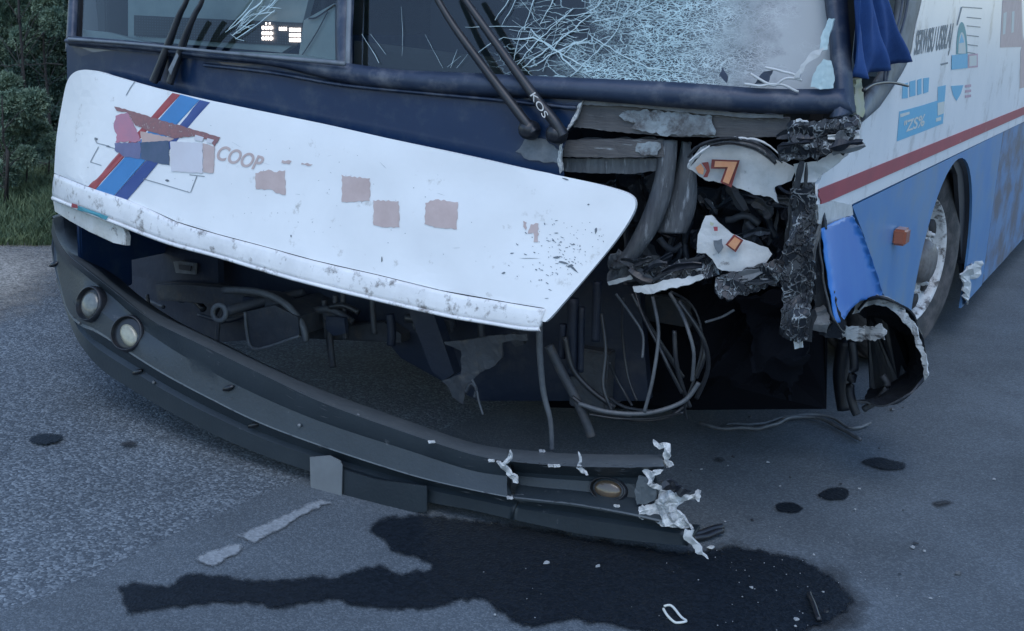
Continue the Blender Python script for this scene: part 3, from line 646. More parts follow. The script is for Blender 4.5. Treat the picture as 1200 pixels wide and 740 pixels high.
# --- dashboard and destination sign behind the left pane
DY = FR(.16, .0)
sheet('dashboard', [(84, 34), (125, 38), (180, 52), (260, 60), (350, 64), (396, 72), (396, 120), (84, 90)], FR(.10), 'dash_grey', BUS, .02, step=20)
sign = sheet('destination_sign', [(150, -14), (365, -14), (356, 22), (345, 52), (330, 62), (150, 47)], FR(.15), 'dash_grey', BUS, .03, step=20)
sheet('sign_display', [(157, 18), (240, 22), (355, 27), (348, 54), (260, 50), (157, 42)], FR(.142), 'dash_dark', sign, .004, step=16)
bm = bmesh.new(); bm2 = bmesh.new(); sf = FR(.136)
def led_cell(b, x, y, w=2.0, h=1.6): b.faces.new([b.verts.new(sf(*q)) for q in ((x, y), (x + w, y), (x + w, y + h), (x, y + h))])
for ix in range(62):
    for iy in range(8):
        x = 160 + ix * 3.05; y = 20.5 + iy * 3.1 + (x - 160) * .046
        lit = False
        led_cell(bm2, x, y, 1.2, 1.2)
sh_ = from_bm('sign_dots', bm2, 'bumper_lip', sign)
kind(sh_, 'stuff')
for x0, rows in ((306.5, (30.6, 37.0, 43.0)), (339, (33.0, 39.2, 45.0))):
    bm = bmesh.new()
    for yy in rows:
        for k in range(3): led_cell(bm, x0 + k * 4.6, yy + k * .1, 4.2, 4.2)
    if x0 < 310:
        for k in range(2): led_cell(bm, 311 + k * 4.2, 26.6, 1.8, 2.4)
    from_bm('sign_digit', bm, 'led_lit', sign)
bm = bmesh.new()
for k in range(2): led_cell(bm, 327 + k * 4.6, 32.0, 4.4, 4.0)
from_bm('sign_dash', bm, 'led_lit', sign)
sheet('dash_cowl', [(356, 24), (392, 4), (393, 72), (350, 66)], FR(.12), 'dash_grey', BUS, .02, step=14)
tube('dash_cable', [(392, 6), (372, 20), (362, 22)], FR(.11), .003, 'cable_black', BUS)
tube('dash_cable', [(384, 14), (370, 40), (352, 68)], FR(.11), .002, 'cable_black', BUS)
sheet('pillar_cover', [(84, -80), (108, -80), (112, 0), (116, 36), (88, 36)], FR(.22, .3), 'interior_dark', BUS, .03, step=20)
sheet('dash_top', [(415, 48), (560, 66), (660, 72), (700, 100), (415, 96)], FR(.12), 'dash_dark', BUS, .02, step=20)
box('steering_column', (-1.35, 4.15, 1.5), (.5, .5, .5), 'dash_dark', BUS, .05)
box('driver_seat', (-1.45, 4.9, 1.45), (.5, .5, 1.0), 'interior_dark', BUS, .08)

# --- wipers
WF = FR(-.05, .12, 1.25)
def wiper(arm, r0, r1, blade=None, clamp=None):
    p = empty_part = tube('wiper', arm, WF, r0, 'black_plastic', BUS, 8, 8, r1 / r0)
    if blade: tube('wiper_blade', blade, FR(-.035, .25, 1.25), .012, 'black_plastic', p, 8, 8, .8)
    return p
wiper([(180, 96), (187, 78), (200, 44), (210, 18), (219, 0), (232, -40)], .016, .007, [(184, 94), (196, 60), (206, 30), (214, 10)])
wiper([(199, 98), (207, 72), (217, 42), (229, 16), (237, 0), (246, -40)], .014, .007, [(200, 96), (214, 56), (225, 24), (232, 10)])
sheet('wiper_label', [(197, 82), (203, 70), (207, 62), (209, 66), (203, 80), (200, 88)], FR(-.085, .12, 1.25), 'seal_grey', BUS, .002, step=4)
a1 = wiper([(626, 156), (612, 138), (579, 95), (550, 56), (530, 28), (513, 0), (490, -40)], .017, .009)
a2 = wiper([(660, 160), (650, 143), (630, 118), (603, 81), (575, 42), (545, 0), (520, -36)], .019, .010)
wiper([(584, 52), (562, 24), (548, 8), (540, -6)], .007, .006)
lettering('wiper_print', 'KOS', (621, 112), (637, 139), (6, -4), FR(-.088, .12, 1.25), 'tape_white', a2)
for c in ((623, 153), (655, 158)):
    lathe('wiper_pivot', [(.03, 0), (.03, .03), (.02, .045), (.001, .05)], place(FR(-.02)(*c), (0, -1, .2)), 'black_plastic', BUS, 16)
sheet('pivot_plate', [(604, 178), (618, 160), (640, 164), (656, 178), (654, 192), (620, 188)], FR(-.006), 'seal_grey', BUS, .004, rough=2, rstep=5, step=8)

# --- hanging white front flap
def flap_surf(d=0.0):
    def f(px, py):
        # stands proud of the fascia, leaning out at its lower edge and twisted outward at the free end
        t = max(0, min(1, (px - 65) / 680)); e = max(0, (120 - px) / 60)
        v = (py - (85 + 150 * t)) / 150
        P = FR(-.075 - .06 * v - .05 * t + .07 * e * e + d)(px, py)
        P.y += .013 * noise.noise(Vector((P.x * 2.2, 0, P.z * 3))) + .004 * noise.noise(Vector((P.x * 6, 3, P.z * 7))) * (.4 + t)
        return P
    return f
FS = flap_surf
TOP = [(64, 200), (67, 160), (72, 125), (78, 98), (86, 86), (98, 82), (114, 84), (135, 90), (200, 107), (300, 129), (400, 150), (500, 172), (600, 194), (690, 213), (724, 222), (740, 229), (745, 238), (741, 252), (725, 277), (700, 308), (668, 346), (640, 377), (634, 362)]
SEAM = [(64, 203), (101, 217), (149, 234), (176, 246), (207, 260), (254, 274), (302, 287), (368, 305), (440, 322), (518, 341), (600, 355), (640, 361)]
BOT = [(61, 231), (96, 244), (140, 262), (168, 273), (207, 286), (255, 299), (325, 320), (440, 350), (520, 368), (560, 375), (610, 383), (633, 384)]
topc = [tuple(q)[:2] for q in smooth_line([Vector((x, y, 0)) for x, y in TOP], 4)]
flap = sheet('front_flap', topc + SEAM[::-1], FS(), 'white_paint', BUS, .022, step=9, smooth=False)
LIP = strip('flap_lip', [(x, y + .8) for x, y in SEAM], BOT, FS(-.004), 'lip_white', flap, .026, rows=5, bulge=.004)
strip('flap_rim', [(x, y - 1) for x, y in BOT], [(x, y + 4) for x, y in BOT], FS(-.010), 'lip_white', flap, .02, rows=3, bulge=.006)
def decal(name, poly, m, par, d=-.0035, surf=None, rough=0, step=None):
    return sheet(name, poly, surf or FS(d * .45), m, par, .0004, rough=rough, rstep=3, step=step or 8, seed=len(name))
decal('stripe', [(204, 109), (213.5, 111), (113, 222), (105, 218.5)], 'decal_red', flap)
decal('stripe', [(214, 111), (236, 117), (133.5, 230), (113.6, 222.3)], 'decal_light_blue', flap)
decal('stripe', [(236.5, 117.2), (248, 120), (148.5, 234.5), (134, 230.3)], 'decal_dark_blue', flap)
decal('sticker', [(136, 136), (150, 132), (158, 146), (166, 166), (136, 167), (138, 158), (134, 150)], 'decal_pink', flap, -.006, rough=1)
decal('sticker', [(134, 125), (150, 129), (259, 161), (252, 172), (246, 164), (225, 160), (204, 162), (176, 154), (160, 147), (150, 132), (137, 130)], 'decal_maroon', flap, -.0068, rough=.7)
decal('sticker', [(166, 154), (205, 163), (198, 166), (167, 167)], 'decal_tan', flap, -.0055, rough=.7)
decal('sticker', [(135, 168), (165, 167.4), (165, 186), (146, 184), (135, 176)], 'decal_violet', flap, -.0065, rough=.8)
decal('sticker', [(165.5, 167.3), (198, 165), (198, 194), (186, 192), (165.5, 186)], 'decal_slate', flap, -.0062, rough=.5)
decal('sticker', [(200, 166), (238, 168), (238, 203), (200, 201)], 'decal_pale', flap, -.0070, rough=.5)
decal('sticker', [(238.5, 168), (252, 172), (251, 190), (250, 203), (238.5, 202)], 'faded_brown', flap, -.0060, rough=.6)
for pl in ([(230, 158), (240, 161), (238, 166), (228, 164)], [(244, 162), (252, 164), (249, 168), (243, 167)]):
    decal('sticker', pl, 'decal_pale', flap, -.0085, step=4)
lettering('flap_lettering', 'COOP', (252, 186), (303, 200), (8, -16), FS(-.0016), 'faded_brown', flap, bold=.02)
for pl in ([(299, 203), (308, 201), (314, 199), (320, 202), (333, 200), (333, 229), (322, 227), (318, 223), (299, 222)], [(400, 205), (407, 207), (434, 209), (433, 236), (400, 237)], [(437, 235), (467, 236), (467, 267), (450, 267), (437, 264)], [(498, 238), (510, 234), (536, 237), (535, 269), (512, 267), (497, 263)],
           [(330, 188), (341, 189), (338, 193), (329, 191)], [(353, 191), (366, 193), (360, 195), (352, 193)], [(613, 259), (617, 261), (616, 270), (613, 266)], [(622, 263), (631, 262), (630, 284), (625, 284), (625, 273), (618, 274)]):
    decal('faded_lettering', pl, 'faded_brown', flap, -.004, rough=.9)
# dents, scratches, rubbed spots: one mesh
bm = bmesh.new(); rnd = random.Random(11)
def fleck(x, y, l, wd, ang):
    sf = FS(-.0015); c, s = math.cos(ang), math.sin(ang); k = []
    for a, b in ((-1, -.3), (-.3, -1), (.5, -.8), (1, .2), (.2, 1), (-.7, .7)):
        a *= l * rnd.uniform(.6, 1.1); b *= wd * rnd.uniform(.5, 1.1); k.append(bm.verts.new(sf(x + a * c - b * s, y + a * s + b * c)))
    bm.faces.new(k)
for _ in range(150):
    x = rnd.gauss(662, 24); y = rnd.gauss(300, 22)
    if y < 210 + (x - 640) * .2 or y > 355 or x > 735 - (y - 250) * .85: continue
    fleck(x, y, rnd.choice((.6, .8, 1.0, 1.6, 2.6)), rnd.uniform(.3, .8), rnd.uniform(-.3, 1.1))
for x, y, l, wd, a in ((660, 308, 8, 2.0, .25), (672, 316, 7, 1.6, .7), (652, 302, 4, 2, 0), (668, 312, 5, 2.2, -.2), (590, 320, 3, 1.5, -.4), (620, 303, 14, .4, 0), (664, 210, 6, 1.0, .3), (690, 240, 2, 1, 0), (698, 270, 2, 5, .2), (446, 305, 1, 4, 0), (340, 277, 1, 2, 0)): fleck(x, y, l, wd, a)
bmk = bm; bm = bmesh.new()
for ln in ([(111, 163), (114, 168), (123, 170), (137, 175)], [(107, 190), (116, 172)], [(107, 190), (120, 194)], [(167, 210), (195, 218), (222, 226)], [(223, 226), (231, 206)], [(222, 205), (240, 207)], [(148, 112), (153, 103), (158, 96)]):
    for (xa, ya), (xb, yb) in zip(ln, ln[1:]):
        d = Vector((xb - xa, yb - ya)); n = Vector((-d.y, d.x)).normalized() * .55; sf = FS(-.0016)
        bm.faces.new([bm.verts.new(sf(*q)) for q in ((xa + n.x, ya + n.y), (xb + n.x, yb + n.y), (xb - n.x, yb - n.y), (xa - n.x, ya - n.y))])
for _ in range(12):
    x = rnd.uniform(90, 640); y = 100 + (x - 60) * .21 + rnd.uniform(10, 95); fleck(x, y, rnd.uniform(2, 8), rnd.uniform(.1, .22), rnd.gauss(.3, .35))
for _ in range(60):
    x = rnd.uniform(90, 620); y = 100 + (x - 60) * .21 + rnd.uniform(6, 110); fleck(x, y, rnd.uniform(.4, 1.1), rnd.uniform(.3, .7), rnd.uniform(0, 3))
kind(from_bm('worn_outline', bm, 'faded_line', flap), 'stuff'); bm = bmk
fleck(195, 212, 3, 1.6, .2); fleck(113, 163, 3, 2, .4); fleck(128, 172, 3, 1.4, .3)
kind(from_bm('paint_scratches', bm, 'seal_grey', flap), 'stuff')
# pale corner piece under the near end of the lip
cp = sheet('corner_trim', [(62, 236), (84, 243), (112, 254), (127, 259), (143, 266), (147, 277), (146, 288), (132, 285), (105, 272), (82, 259), (64, 248)], FS(.012), 'dirty_white', BUS, .02, step=9)
decal('stripe', [(86, 238), (92, 240), (93, 244), (85, 243)], 'decal_red', cp, surf=FS(-.02))
sheet('stripe', [(93, 241), (127, 254), (124, 258), (92, 246)], FS(-.018), 'teal_decal', cp, .001, step=6)

# --- bumper
ST = [ # top back edge, lip, groove, face, ridge, bottom
 [(74, 250), (62, 254), (60, 272), (60, 290), (62, 308), (66, 328)],
 [(77, 276), (66, 276), (64, 285), (68, 320), (78, 362), (84, 384)],
 [(88, 297), (79, 298), (77, 304), (82, 338), (93, 381), (98, 410)],
 [(113, 315), (102, 317), (100, 323), (104, 354), (113, 390), (121, 435)],
 [(143, 340), (130, 339), (129, 346), (133, 377), (142, 408), (150, 454)],
 [(186, 368), (177, 375), (176, 386), (179, 410), (188, 437), (197, 482)],
 [(240, 394), (235, 404), (234, 422), (236, 445), (242, 466), (252, 510)],
 [(310, 428), (305, 438), (303, 458), (304, 478), (306, 497), (314, 536)],
 [(382, 459), (380, 473), (380, 491), (380, 508), (381, 525), (388, 560)],
 [(480, 494), (480, 509), (480, 524), (480, 540), (480, 557), (484, 585)],
 [(550, 518), (550, 532), (550, 547), (550, 561), (550, 574), (552, 598)],
 [(598, 527), (598, 542), (598, 554), (599, 570), (600, 584), (600, 609)],
]
ST2 = [
 [(596, 526), (597, 541), (600, 553), (606, 568), (602, 584), (600, 609)],
 [(640, 530), (640, 545), (640, 556), (640, 572), (640, 588), (643, 618)],
 [(675, 532), (675, 547), (675, 558), (675, 575), (675, 592), (680, 626)],
 [(730, 533), (730, 548), (730, 560), (732, 582), (736, 603), (742, 634)],
 [(776, 533), (778, 547), (768, 560), (776, 588), (792, 616), (806, 640)],
]
def bumper_mesh(name, st, ends=(0, 0)):
    NS = len(st); rails = []
    base = [.00, -.185, -.183, -.188, -.203, -.165]
    rows = []
    for k in range(6): rows.append(smooth_line([Vector((s[k][0], s[k][1], 0)) for s in st], 6))
    n = len(rows[0]); vs = []; fs = []
    def dep(k, px):
        e = max(0, (105 - px) / 45)
        g = min(1, max(0, (220 - px) / 80))        # groove only deep near the lamps
        d = base[k] + .16 * e * e
        if k == 2: d += .035 * g
        if px > 596: d += (.06 if k in (2, 3) else 0)   # trough with the lamp in the broken end
        return d
    dense = []
    for i in range(n):
        col = [FR(dep(k, rows[k][i].x))(rows[k][i].x, rows[k][i].y) for k in range(6)]
        col2 = [col[0] + Vector((0, .12, -.06))]
        col2 += [col[0], col[0].lerp(col[1], .7), col[1], col[1].lerp(col[2], .25), col[2], col[2].lerp(col[3], .35) + Vector((0, .006, 0)), col[3], col[3].lerp(col[4], .90), col[4], col[4].lerp(col[5], .12) + Vector((0, .03, 0)), col[4].lerp(col[5], .45) + Vector((0, .036, 0)), col[4].lerp(col[5], .55) + Vector((0, .018, 0)), col[5], col[5] + Vector((0, .10, .02))]
        dense.append(col2)
    W = len(dense[0])
    for c in dense: vs += c
    for i in range(n - 1):
        for r in range(W - 1): k = i * W + r; fs.append((k, k + 1, k + W + 1, k + W))
    me = bpy.data.meshes.new(name); me.from_pydata(vs, [], fs); me.update(); face_camera(me)
    me.materials.append(MATS['bumper_plastic']); me.materials.append(MATS['bumper_lip'])
    for i, p in enumerate(me.polygons):
        r = i % (W - 1)
        if r in (1, 2): p.material_index = 1
        if r == 8: p.material_index = 1
        p.use_smooth = True
    me.set_sharp_from_angle(angle=math.radians(24))
    o = link(name, me, None, BUS); solid(o, .012)
    return o, dense
bmp, dense = bumper_mesh('front_bumper', ST)
bmp2, dense2 = bumper_mesh('bumper_end', ST2); 
bmp2['label'] = 'broken off end of the bumper with torn pale edges'
for md in bmp.modifiers: pass
def project(P):
    v = P - CAM; return 600 + F_PX * v.dot(CR) / v.dot(CF), 370 - F_PX * v.dot(CU) / v.dot(CF)
def bumper_at(px, py, D):
    best = None
    for i in range(len(D) - 1):
        for j in range(1, 12):
            for a in (0, .5):
                for b in (0, .5):
                    P = D[i][j].lerp(D[i][j + 1], b).lerp(D[i + 1][j].lerp(D[i + 1][j + 1], b), a)
                    q = project(P); d = (q[0] - px) ** 2 + (q[1] - py) ** 2
                    if best is None or d < best[0]: best = (d, P)
    return best[1]
def fog_lamp(c, r, nrm, lens, D, par, sy=1.0, tilt=(0, 0, 1)):
    # a dark cup set into the bumper with the lens lying back in it
    P = bumper_at(c[0], c[1], D); M = place(P - Vector((0, .007, 0)), nrm) @ Matrix.Diagonal((1, sy, 1, 1))
    l = lathe('fog_lamp', [(r * 1.26, -.03), (r * 1.22, -.002), (r * 1.16, .008), (r * 1.08, .010), (r * 1.03, .002), (r * 1.0, -.02)], M, 'black_plastic', par, 32)
    lathe('lamp_rim', [(r * 1.07, .0105), (r * 1.03, .006), (r * .98, -.002), (r * .94, -.006)], M, 'lamp_housing', l, 32)
    lathe('lamp_bowl', [(r * 1.0, -.004), (r * .8, -.002), (r * .4, -.001), (.001, 0)], M, 'lamp_housing', l, 32)
    M2 = M @ Matrix.Translation((r * tilt[0], r * tilt[1], .001)) @ Matrix.Rotation(-.75, 4, 'Z') @ Matrix.Diagonal((1, tilt[2], 1, 1))
    lathe('lamp_lens', [(r * .86, -.004), (r * .80, .001), (r * .6, .0045), (r * .3, .006), (.001, .0065)], M2, lens, l, 32)
    return l
fog_lamp((108, 354), .055, (-.10, -1, .34), 'lens_dull', dense, bmp, 1.0, (.04, -.03, .95))
fog_lamp((150, 387), .055, (.16, -1, .40), 'lens_bright', dense, bmp, 1.0, (.16, -.14, .66))
fog_lamp((714, 574), .050, (.1, -1, .35), 'lens_amber', dense2, bmp2, .62)
# small holes, bolts, chips in the bumper
for c in ((158, 447), (300, 497), (268, 452), (65, 310)):
    P = bumper_at(c[0], c[1], dense); lathe('bumper_slot', [(.016, -.004), (.016, .004), (.001, .005)], place(P + Vector((0, -.006, 0)), (0, -1, .3)) @ Matrix.Rotation(.5, 4, 'Z') @ Matrix.Diagonal((1.5, .55, 1, 1)), 'lamp_housing', bmp, 12)
for c in ((95, 379), (182, 448), (350, 500), (420, 487), (170, 366)):
    P = bumper_at(c[0], c[1], dense); lathe('bumper_bolt', [(.006, -.003), (.006, .003), (.001, .005)], place(P + Vector((0, -.008, 0)), (0, -1, .3)), 'pale_steel', bmp, 8)
rnd = random.Random(8)
bm = bmesh.new()
for _ in range(150):
    if rnd.random() < .6: Dn = dense
    else: Dn = dense2
    i = rnd.randrange(len(Dn) - 1); j = rnd.choice((2, 3, 4, 7, 8, 9, 9, 10)); t = rnd.random(); P = Dn[i][j].lerp(Dn[i][j + 1], t); Q = Dn[i + 1][j].lerp(Dn[i + 1][j + 1], min(1, max(0, t + rnd.gauss(0, .12))))
    L = rnd.uniform(.004, .05); d = (Q - P).normalized(); o_ = Vector((0, -.0022, .0016)); wv = Vector((0, -.2, 1)) * rnd.uniform(.0006, .0022)
    bm.faces.new([bm.verts.new(v + o_) for v in (P - d * L * .5, P + wv, P + d * L * .5, P - wv)])
kind(from_bm('bumper_scrapes', bm, 'cable_grey', bmp), 'stuff')
# torn fibre along the crack and the broken end
def torn(name, poly, D, m, par, off=-.03, rough=1.4, cr=.012, seed=0):
    cx = sum(p[0] for p in poly) / len(poly); cy = sum(p[1] for p in poly) / len(poly)
    y0 = bumper_at(cx, cy, D).y + off
    return sheet(name, poly, YP(y0), m, par, .008, rough=rough, rstep=3, step=5, crumple=cr, cfreq=30, seed=seed)
torn('torn_edge', [(583, 541), (590, 542), (596, 533), (599, 528), (600, 533), (594, 545), (598, 552), (605, 562), (606, 567), (601, 566), (592, 554), (586, 546)], dense, 'torn_fibre', bmp, seed=1, rough=1.0)
torn('torn_edge', [(676, 530), (678, 533), (677, 546), (684, 553), (688, 557), (680, 555), (674, 549), (676, 541)], dense2, 'torn_fibre', bmp2, seed=2, rough=.8)
torn('torn_edge', [(763, 516), (770, 521), (777, 519), (785, 520), (788, 528), (786, 536), (782, 540), (788, 546), (784, 549), (772, 546), (778, 540), (777, 531), (780, 525), (772, 527), (765, 523)], dense2, 'torn_fibre', bmp2, -.05, seed=3)
torn('torn_edge', [(752, 553), (764, 552), (776, 551), (774, 556), (766, 558), (766, 564), (772, 572), (782, 575), (797, 578), (812, 582), (812, 577), (818, 576), (821, 583), (818, 589), (810, 587), (802, 588), (794, 594), (797, 600), (804, 612), (811, 620), (803, 622), (788, 618), (770, 614), (752, 607), (748, 594), (762, 592), (770, 586), (768, 574), (762, 565), (757, 558)], dense2, 'torn_fibre', bmp2, -.06, seed=4, cr=.02)
torn('torn_edge', [(803, 621), (812, 622), (812, 632), (818, 640), (826, 652), (828, 655), (818, 650), (809, 640), (803, 632)], dense2, 'torn_white', bmp2, -.06, seed=5)
torn('torn_flap', [(773, 563), (782, 562), (796, 570), (810, 576), (800, 582), (788, 577), (778, 573)], dense2, 'black_plastic', bmp2, -.09, seed=6)
torn('bumper_cheek', [(748, 558), (762, 560), (770, 572), (768, 586), (758, 591), (746, 592), (743, 576)], dense2, 'bumper_lip', bmp2, -.05, rough=.5, cr=.004)
for q in ((645, 546), (652, 546), (634, 529), (505, 518), (575, 540), (596, 584), (722, 593)):
    torn('paint_chip', [(q[0] - 3, q[1] - 1.5), (q[0] + 3, q[1] - 1), (q[0] + 4, q[1] + 1.6), (q[0] - 2, q[1] + 1.8)], dense if q[0] < 597 else dense2, 'torn_fibre', bmp if q[0] < 597 else bmp2, -.018, .5, .003)
# plate hanging under the bumper
sheet('number_plate', [(363, 536), (386, 534), (398, 540), (401, 546), (400, 585), (382, 583), (364, 576)], FR(-.20), 'plate_grey', bmp, .004, step=10)
sheet('plate_bracket', [(401, 550), (440, 562), (500, 570), (500, 600), (450, 601), (402, 588)], FR(-.19), 'bumper_plastic', bmp, .006, step=14)

# --- what shows in the open nose
B6 = FR(.62)
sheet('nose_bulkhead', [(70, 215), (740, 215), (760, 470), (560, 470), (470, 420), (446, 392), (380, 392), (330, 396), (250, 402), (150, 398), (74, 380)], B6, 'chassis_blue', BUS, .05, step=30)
sheet('nose_panel', [(150, 282), (255, 300), (256, 332), (190, 330), (150, 322)], FR(.5), 'chassis_blue', BUS, .03, step=14)
sheet('latch_plate', [(203, 307), (212, 306), (229, 309), (228, 322), (206, 320)], FR(.47), 'pale_steel', BUS, .01, step=6)
sheet('latch_slot', [(209, 310), (224, 312), (223, 318), (210, 316)], FR(.455), 'lamp_housing', BUS, .004, step=6)
sheet('cross_beam', [(182, 334), (218, 334), (262, 338), (315, 344), (340, 356), (352, 372), (344, 376), (322, 362), (290, 364), (240, 356), (184, 352)], FR(.42), 'chassis_steel', BUS, .06, step=12)
tube('hose', [(262, 340), (300, 342), (328, 352), (346, 368), (356, 386), (358, 400)], FR(.36), .014, 'cable_grey', BUS)
P = FR(.28)(257, 367)
lathe('tow_eye', [(.030 + .010 * math.cos(a), .010 * math.sin(a)) for a in [k * math.pi / 6 for k in range(13)]], place(P, (.1, -1, .15)), 'pale_steel', BUS, 24)
tube('tow_stem', [(256, 378), (255, 390), (254, 402)], FR(.29), .009, 'chassis_steel', BUS)
tube('tow_arm', [(262, 366, .02), (280, 362, .15), (300, 360, .3)], FR(.28), .022, 'chassis_steel', BUS)
bx = [FR(.34)(*q) for q in ((287, 366), (322, 358), (349, 372), (351, 394), (306, 409), (293, 405), (289, 388))]
slab('air_tank', bx, (0, .35, 0), 'chassis_steel', BUS)
tube('tank_rim', [(287, 366), (289, 388), (293, 405), (306, 409), (351, 394)], FR(.335), .006, 'pale_steel', BUS, n=4)
for x, y0, y1 in ((380, 352, 396), (393, 346, 392), (402, 344, 398), (436, 340, 392)): tube('hose', [(x, y0), (x + 1, (y0 + y1) / 2), (x + 3, y1)], FR(.5), .011, 'chassis_steel', BUS)
sheet('cross_member', [(355, 385), (450, 378), (470, 392), (470, 402), (360, 397)], FR(.56), 'chassis_steel', BUS, .06, step=14)
sheet('support_arm', [(478, 362), (506, 362), (532, 438), (520, 446), (506, 436)], FR(.34), 'chassis_blue', BUS, .05, step=12)
sheet('mounting_bracket', [(520, 401), (543, 399), (582, 393), (619, 391), (619, 399), (598, 400), (588, 402), (588, 420), (579, 429), (572, 433), (560, 438), (551, 449), (546, 454), (543, 474), (530, 466), (527, 458), (517, 447), (536, 440), (541, 438), (541, 411), (522, 404)], FR(.16), 'chassis_steel', BUS, .008, rough=.8, rstep=5, step=9, crumple=.008)
tube('wire', [(553, 445), (558, 455), (561, 470), (566, 486)], FR(.14), .004, 'cable_grey', BUS)
tube('wire', [(546, 460), (552, 450), (558, 456), (556, 466)], FR(.14), .006, 'chassis_steel', BUS)
tube('hose', [(632, 380), (633, 420), (637, 460), (644, 488), (646, 505), (647, 528)], FR(.10), .012, 'cable_grey', BUS, taper=.6)
tube('hose', [(643, 405), (656, 432), (676, 470), (688, 498), (693, 512)], FR(.20), .016, 'chassis_steel', BUS)
tube('hose', [(662, 395), (670, 430), (690, 455), (720, 478)], FR(.3), .010, 'cable_black', BUS)
for x, y0, y1, r in ((672, 350, 440, .02), (682, 360, 436, .012), (700, 330, 400, .016), (660, 380, 420, .014)): tube('pipe', [(x, y0), (x - 1, (y0 + y1) / 2), (x - 2, y1)], FR(.34), r, 'chassis_blue', BUS)
CB = [[(722, 345), (735, 372), (748, 395), (752, 420)], [(738, 340), (752, 368), (775, 400), (790, 430), (800, 460)], [(745, 342), (765, 378), (785, 418), (796, 445)], [(786, 342), (802, 356), (814, 376), (822, 405), (818, 440), (808, 470), (806, 490)], [(780, 346), (798, 366), (812, 388), (818, 412), (812, 446)],
      [(795, 385), (797, 420), (799, 450), (804, 480)], [(714, 425), (716, 445), (726, 462), (740, 476)], [(680, 478), (712, 486), (750, 490), (786, 486), (806, 474)], [(684, 470), (720, 480), (760, 484), (796, 474), (814, 452)], [(690, 486), (720, 494), (760, 494), (800, 484)], [(700, 370), (710, 410), (712, 450), (722, 478)], [(820, 440), (830, 412), (822, 392)], [(826, 378), (842, 374), (856, 366)], [(710, 470), (735, 478), (775, 480)], [(676, 462), (700, 478), (740, 488)],
      [(730, 350), (724, 390), (730, 440), (746, 470)], [(760, 350), (772, 390), (770, 440), (760, 480)], [(800, 350), (826, 390), (830, 430), (812, 470)]]
for i, c in enumerate(CB): tube('cable', [(x, y, .04 * math.sin(i * 2.1 + k)) for k, (x, y) in enumerate(c)], FR(.12 + .05 * (i % 4)), .0042 + .0016 * (i % 3), 'cable_black' if i % 4 else 'cable_grey', BUS, 8, 8)
rnd = random.Random(17)
for k in range(16):
    x = rnd.uniform(150, 600); y = 340 + (x - 150) * .09 + rnd.uniform(-14, 22); L = rnd.uniform(20, 70); v = rnd.random() < .45
    c = [(x, y), (x + (2 if v else L * .5), y + (L * .4 if v else rnd.uniform(-4, 8))), (x + (rnd.uniform(-4, 8) if v else L), y + (L * .8 if v else rnd.uniform(-6, 14)))]
    tube('pipe', c, FR(rnd.uniform(.36, .56)), rnd.uniform(.005, .018), rnd.choice(['chassis_steel', 'cable_black', 'chassis_blue', 'chassis_steel']), BUS)
for k in range(9):
    x = rnd.uniform(200, 600); y = 338 + (x - 150) * .10 + rnd.uniform(-10, 14); a, b = rnd.uniform(8, 22), rnd.uniform(8, 22)
    sheet('bracket', [(x, y), (x + a, y + 2), (x + a + 2, y + b), (x + a * .4, y + b + 3), (x - 1, y + b * .7)], FR(rnd.uniform(.4, .55)), rnd.choice(['chassis_steel', 'chassis_blue', 'chassis_steel']), BUS, .02, step=7)
# dark depth behind the torn corner
sheet('inner_void_shade', [(640, 150), (960, 140), (965, 482), (800, 484), (640, 478)], FR(.85), 'shade_black', BUS, .05, step=30, crumple=.05, cfreq=6)  # unlit void painted as a black wall
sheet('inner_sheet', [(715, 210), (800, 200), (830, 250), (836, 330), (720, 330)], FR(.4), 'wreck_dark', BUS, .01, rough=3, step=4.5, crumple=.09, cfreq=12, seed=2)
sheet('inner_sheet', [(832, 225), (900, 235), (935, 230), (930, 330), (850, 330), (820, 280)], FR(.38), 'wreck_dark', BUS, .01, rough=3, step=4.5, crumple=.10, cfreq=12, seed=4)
sheet('inner_sheet', [(800, 300), (920, 330), (930, 470), (830, 440)], FR(.55), 'shade_black', BUS, .01, rough=3, step=4.5, crumple=.08, cfreq=9, seed=6)  # deep shade put into the sheet's colour
for i, c in enumerate(([(858, 240), (880, 238), (900, 255), (908, 280)], [(850, 258), (872, 252), (890, 262)], [(905, 236), (895, 250), (885, 244)], [(874, 262), (884, 270), (882, 284)], [(800, 292), (790, 310), (778, 318)], [(772, 280), (786, 292), (800, 288)], [(810, 260), (802, 285), (806, 310)])):
    tube('bent_rod', c, FR(.26), .011, 'chassis_steel' if i % 2 else 'wreck_dark', BUS, wob=.01)
# --- boards (bare structure) under the windscreen corner
def beam(name, poly, d, th, m, **k): return sheet(name, poly, FR(d), m, BUS, th, rough=k.get('rough', .5), rstep=4, step=(3.5 if k.get('cr', 0) > .015 else 7), crumple=k.get('cr', .004), seed=k.get('seed', 0))
beam('upper_beam', [(679, 122), (740, 124), (800, 131), (870, 137), (926, 139), (929, 160), (880, 161), (800, 161), (745, 157), (700, 152), (672, 149)], .02, .05, 'old_board')
beam('beam_highlight', [(682, 117), (740, 118), (800, 126), (870, 133), (918, 135), (918, 139), (870, 138), (800, 132), (740, 125), (681, 123)], .002, .03, 'pale_steel', seed=2)  # highlight along the beam's top edge, put in as a paler strip
beam('peeled_paint', [(725, 136), (735, 130), (775, 130), (800, 132), (835, 136), (838, 159), (800, 160), (765, 157), (740, 150), (745, 144), (732, 142)], .012, .006, 'peel', rough=2.2, cr=.006, seed=3)
beam('lower_beam', [(662, 165), (720, 163), (776, 164), (778, 184), (720, 185), (660, 184)], .03, .05, 'old_board', seed=4)
beam('lower_beam', [(660, 186), (720, 186), (776, 186), (770, 200), (742, 204), (700, 203), (659, 201)], .06, .05, 'bent_strut', seed=5)
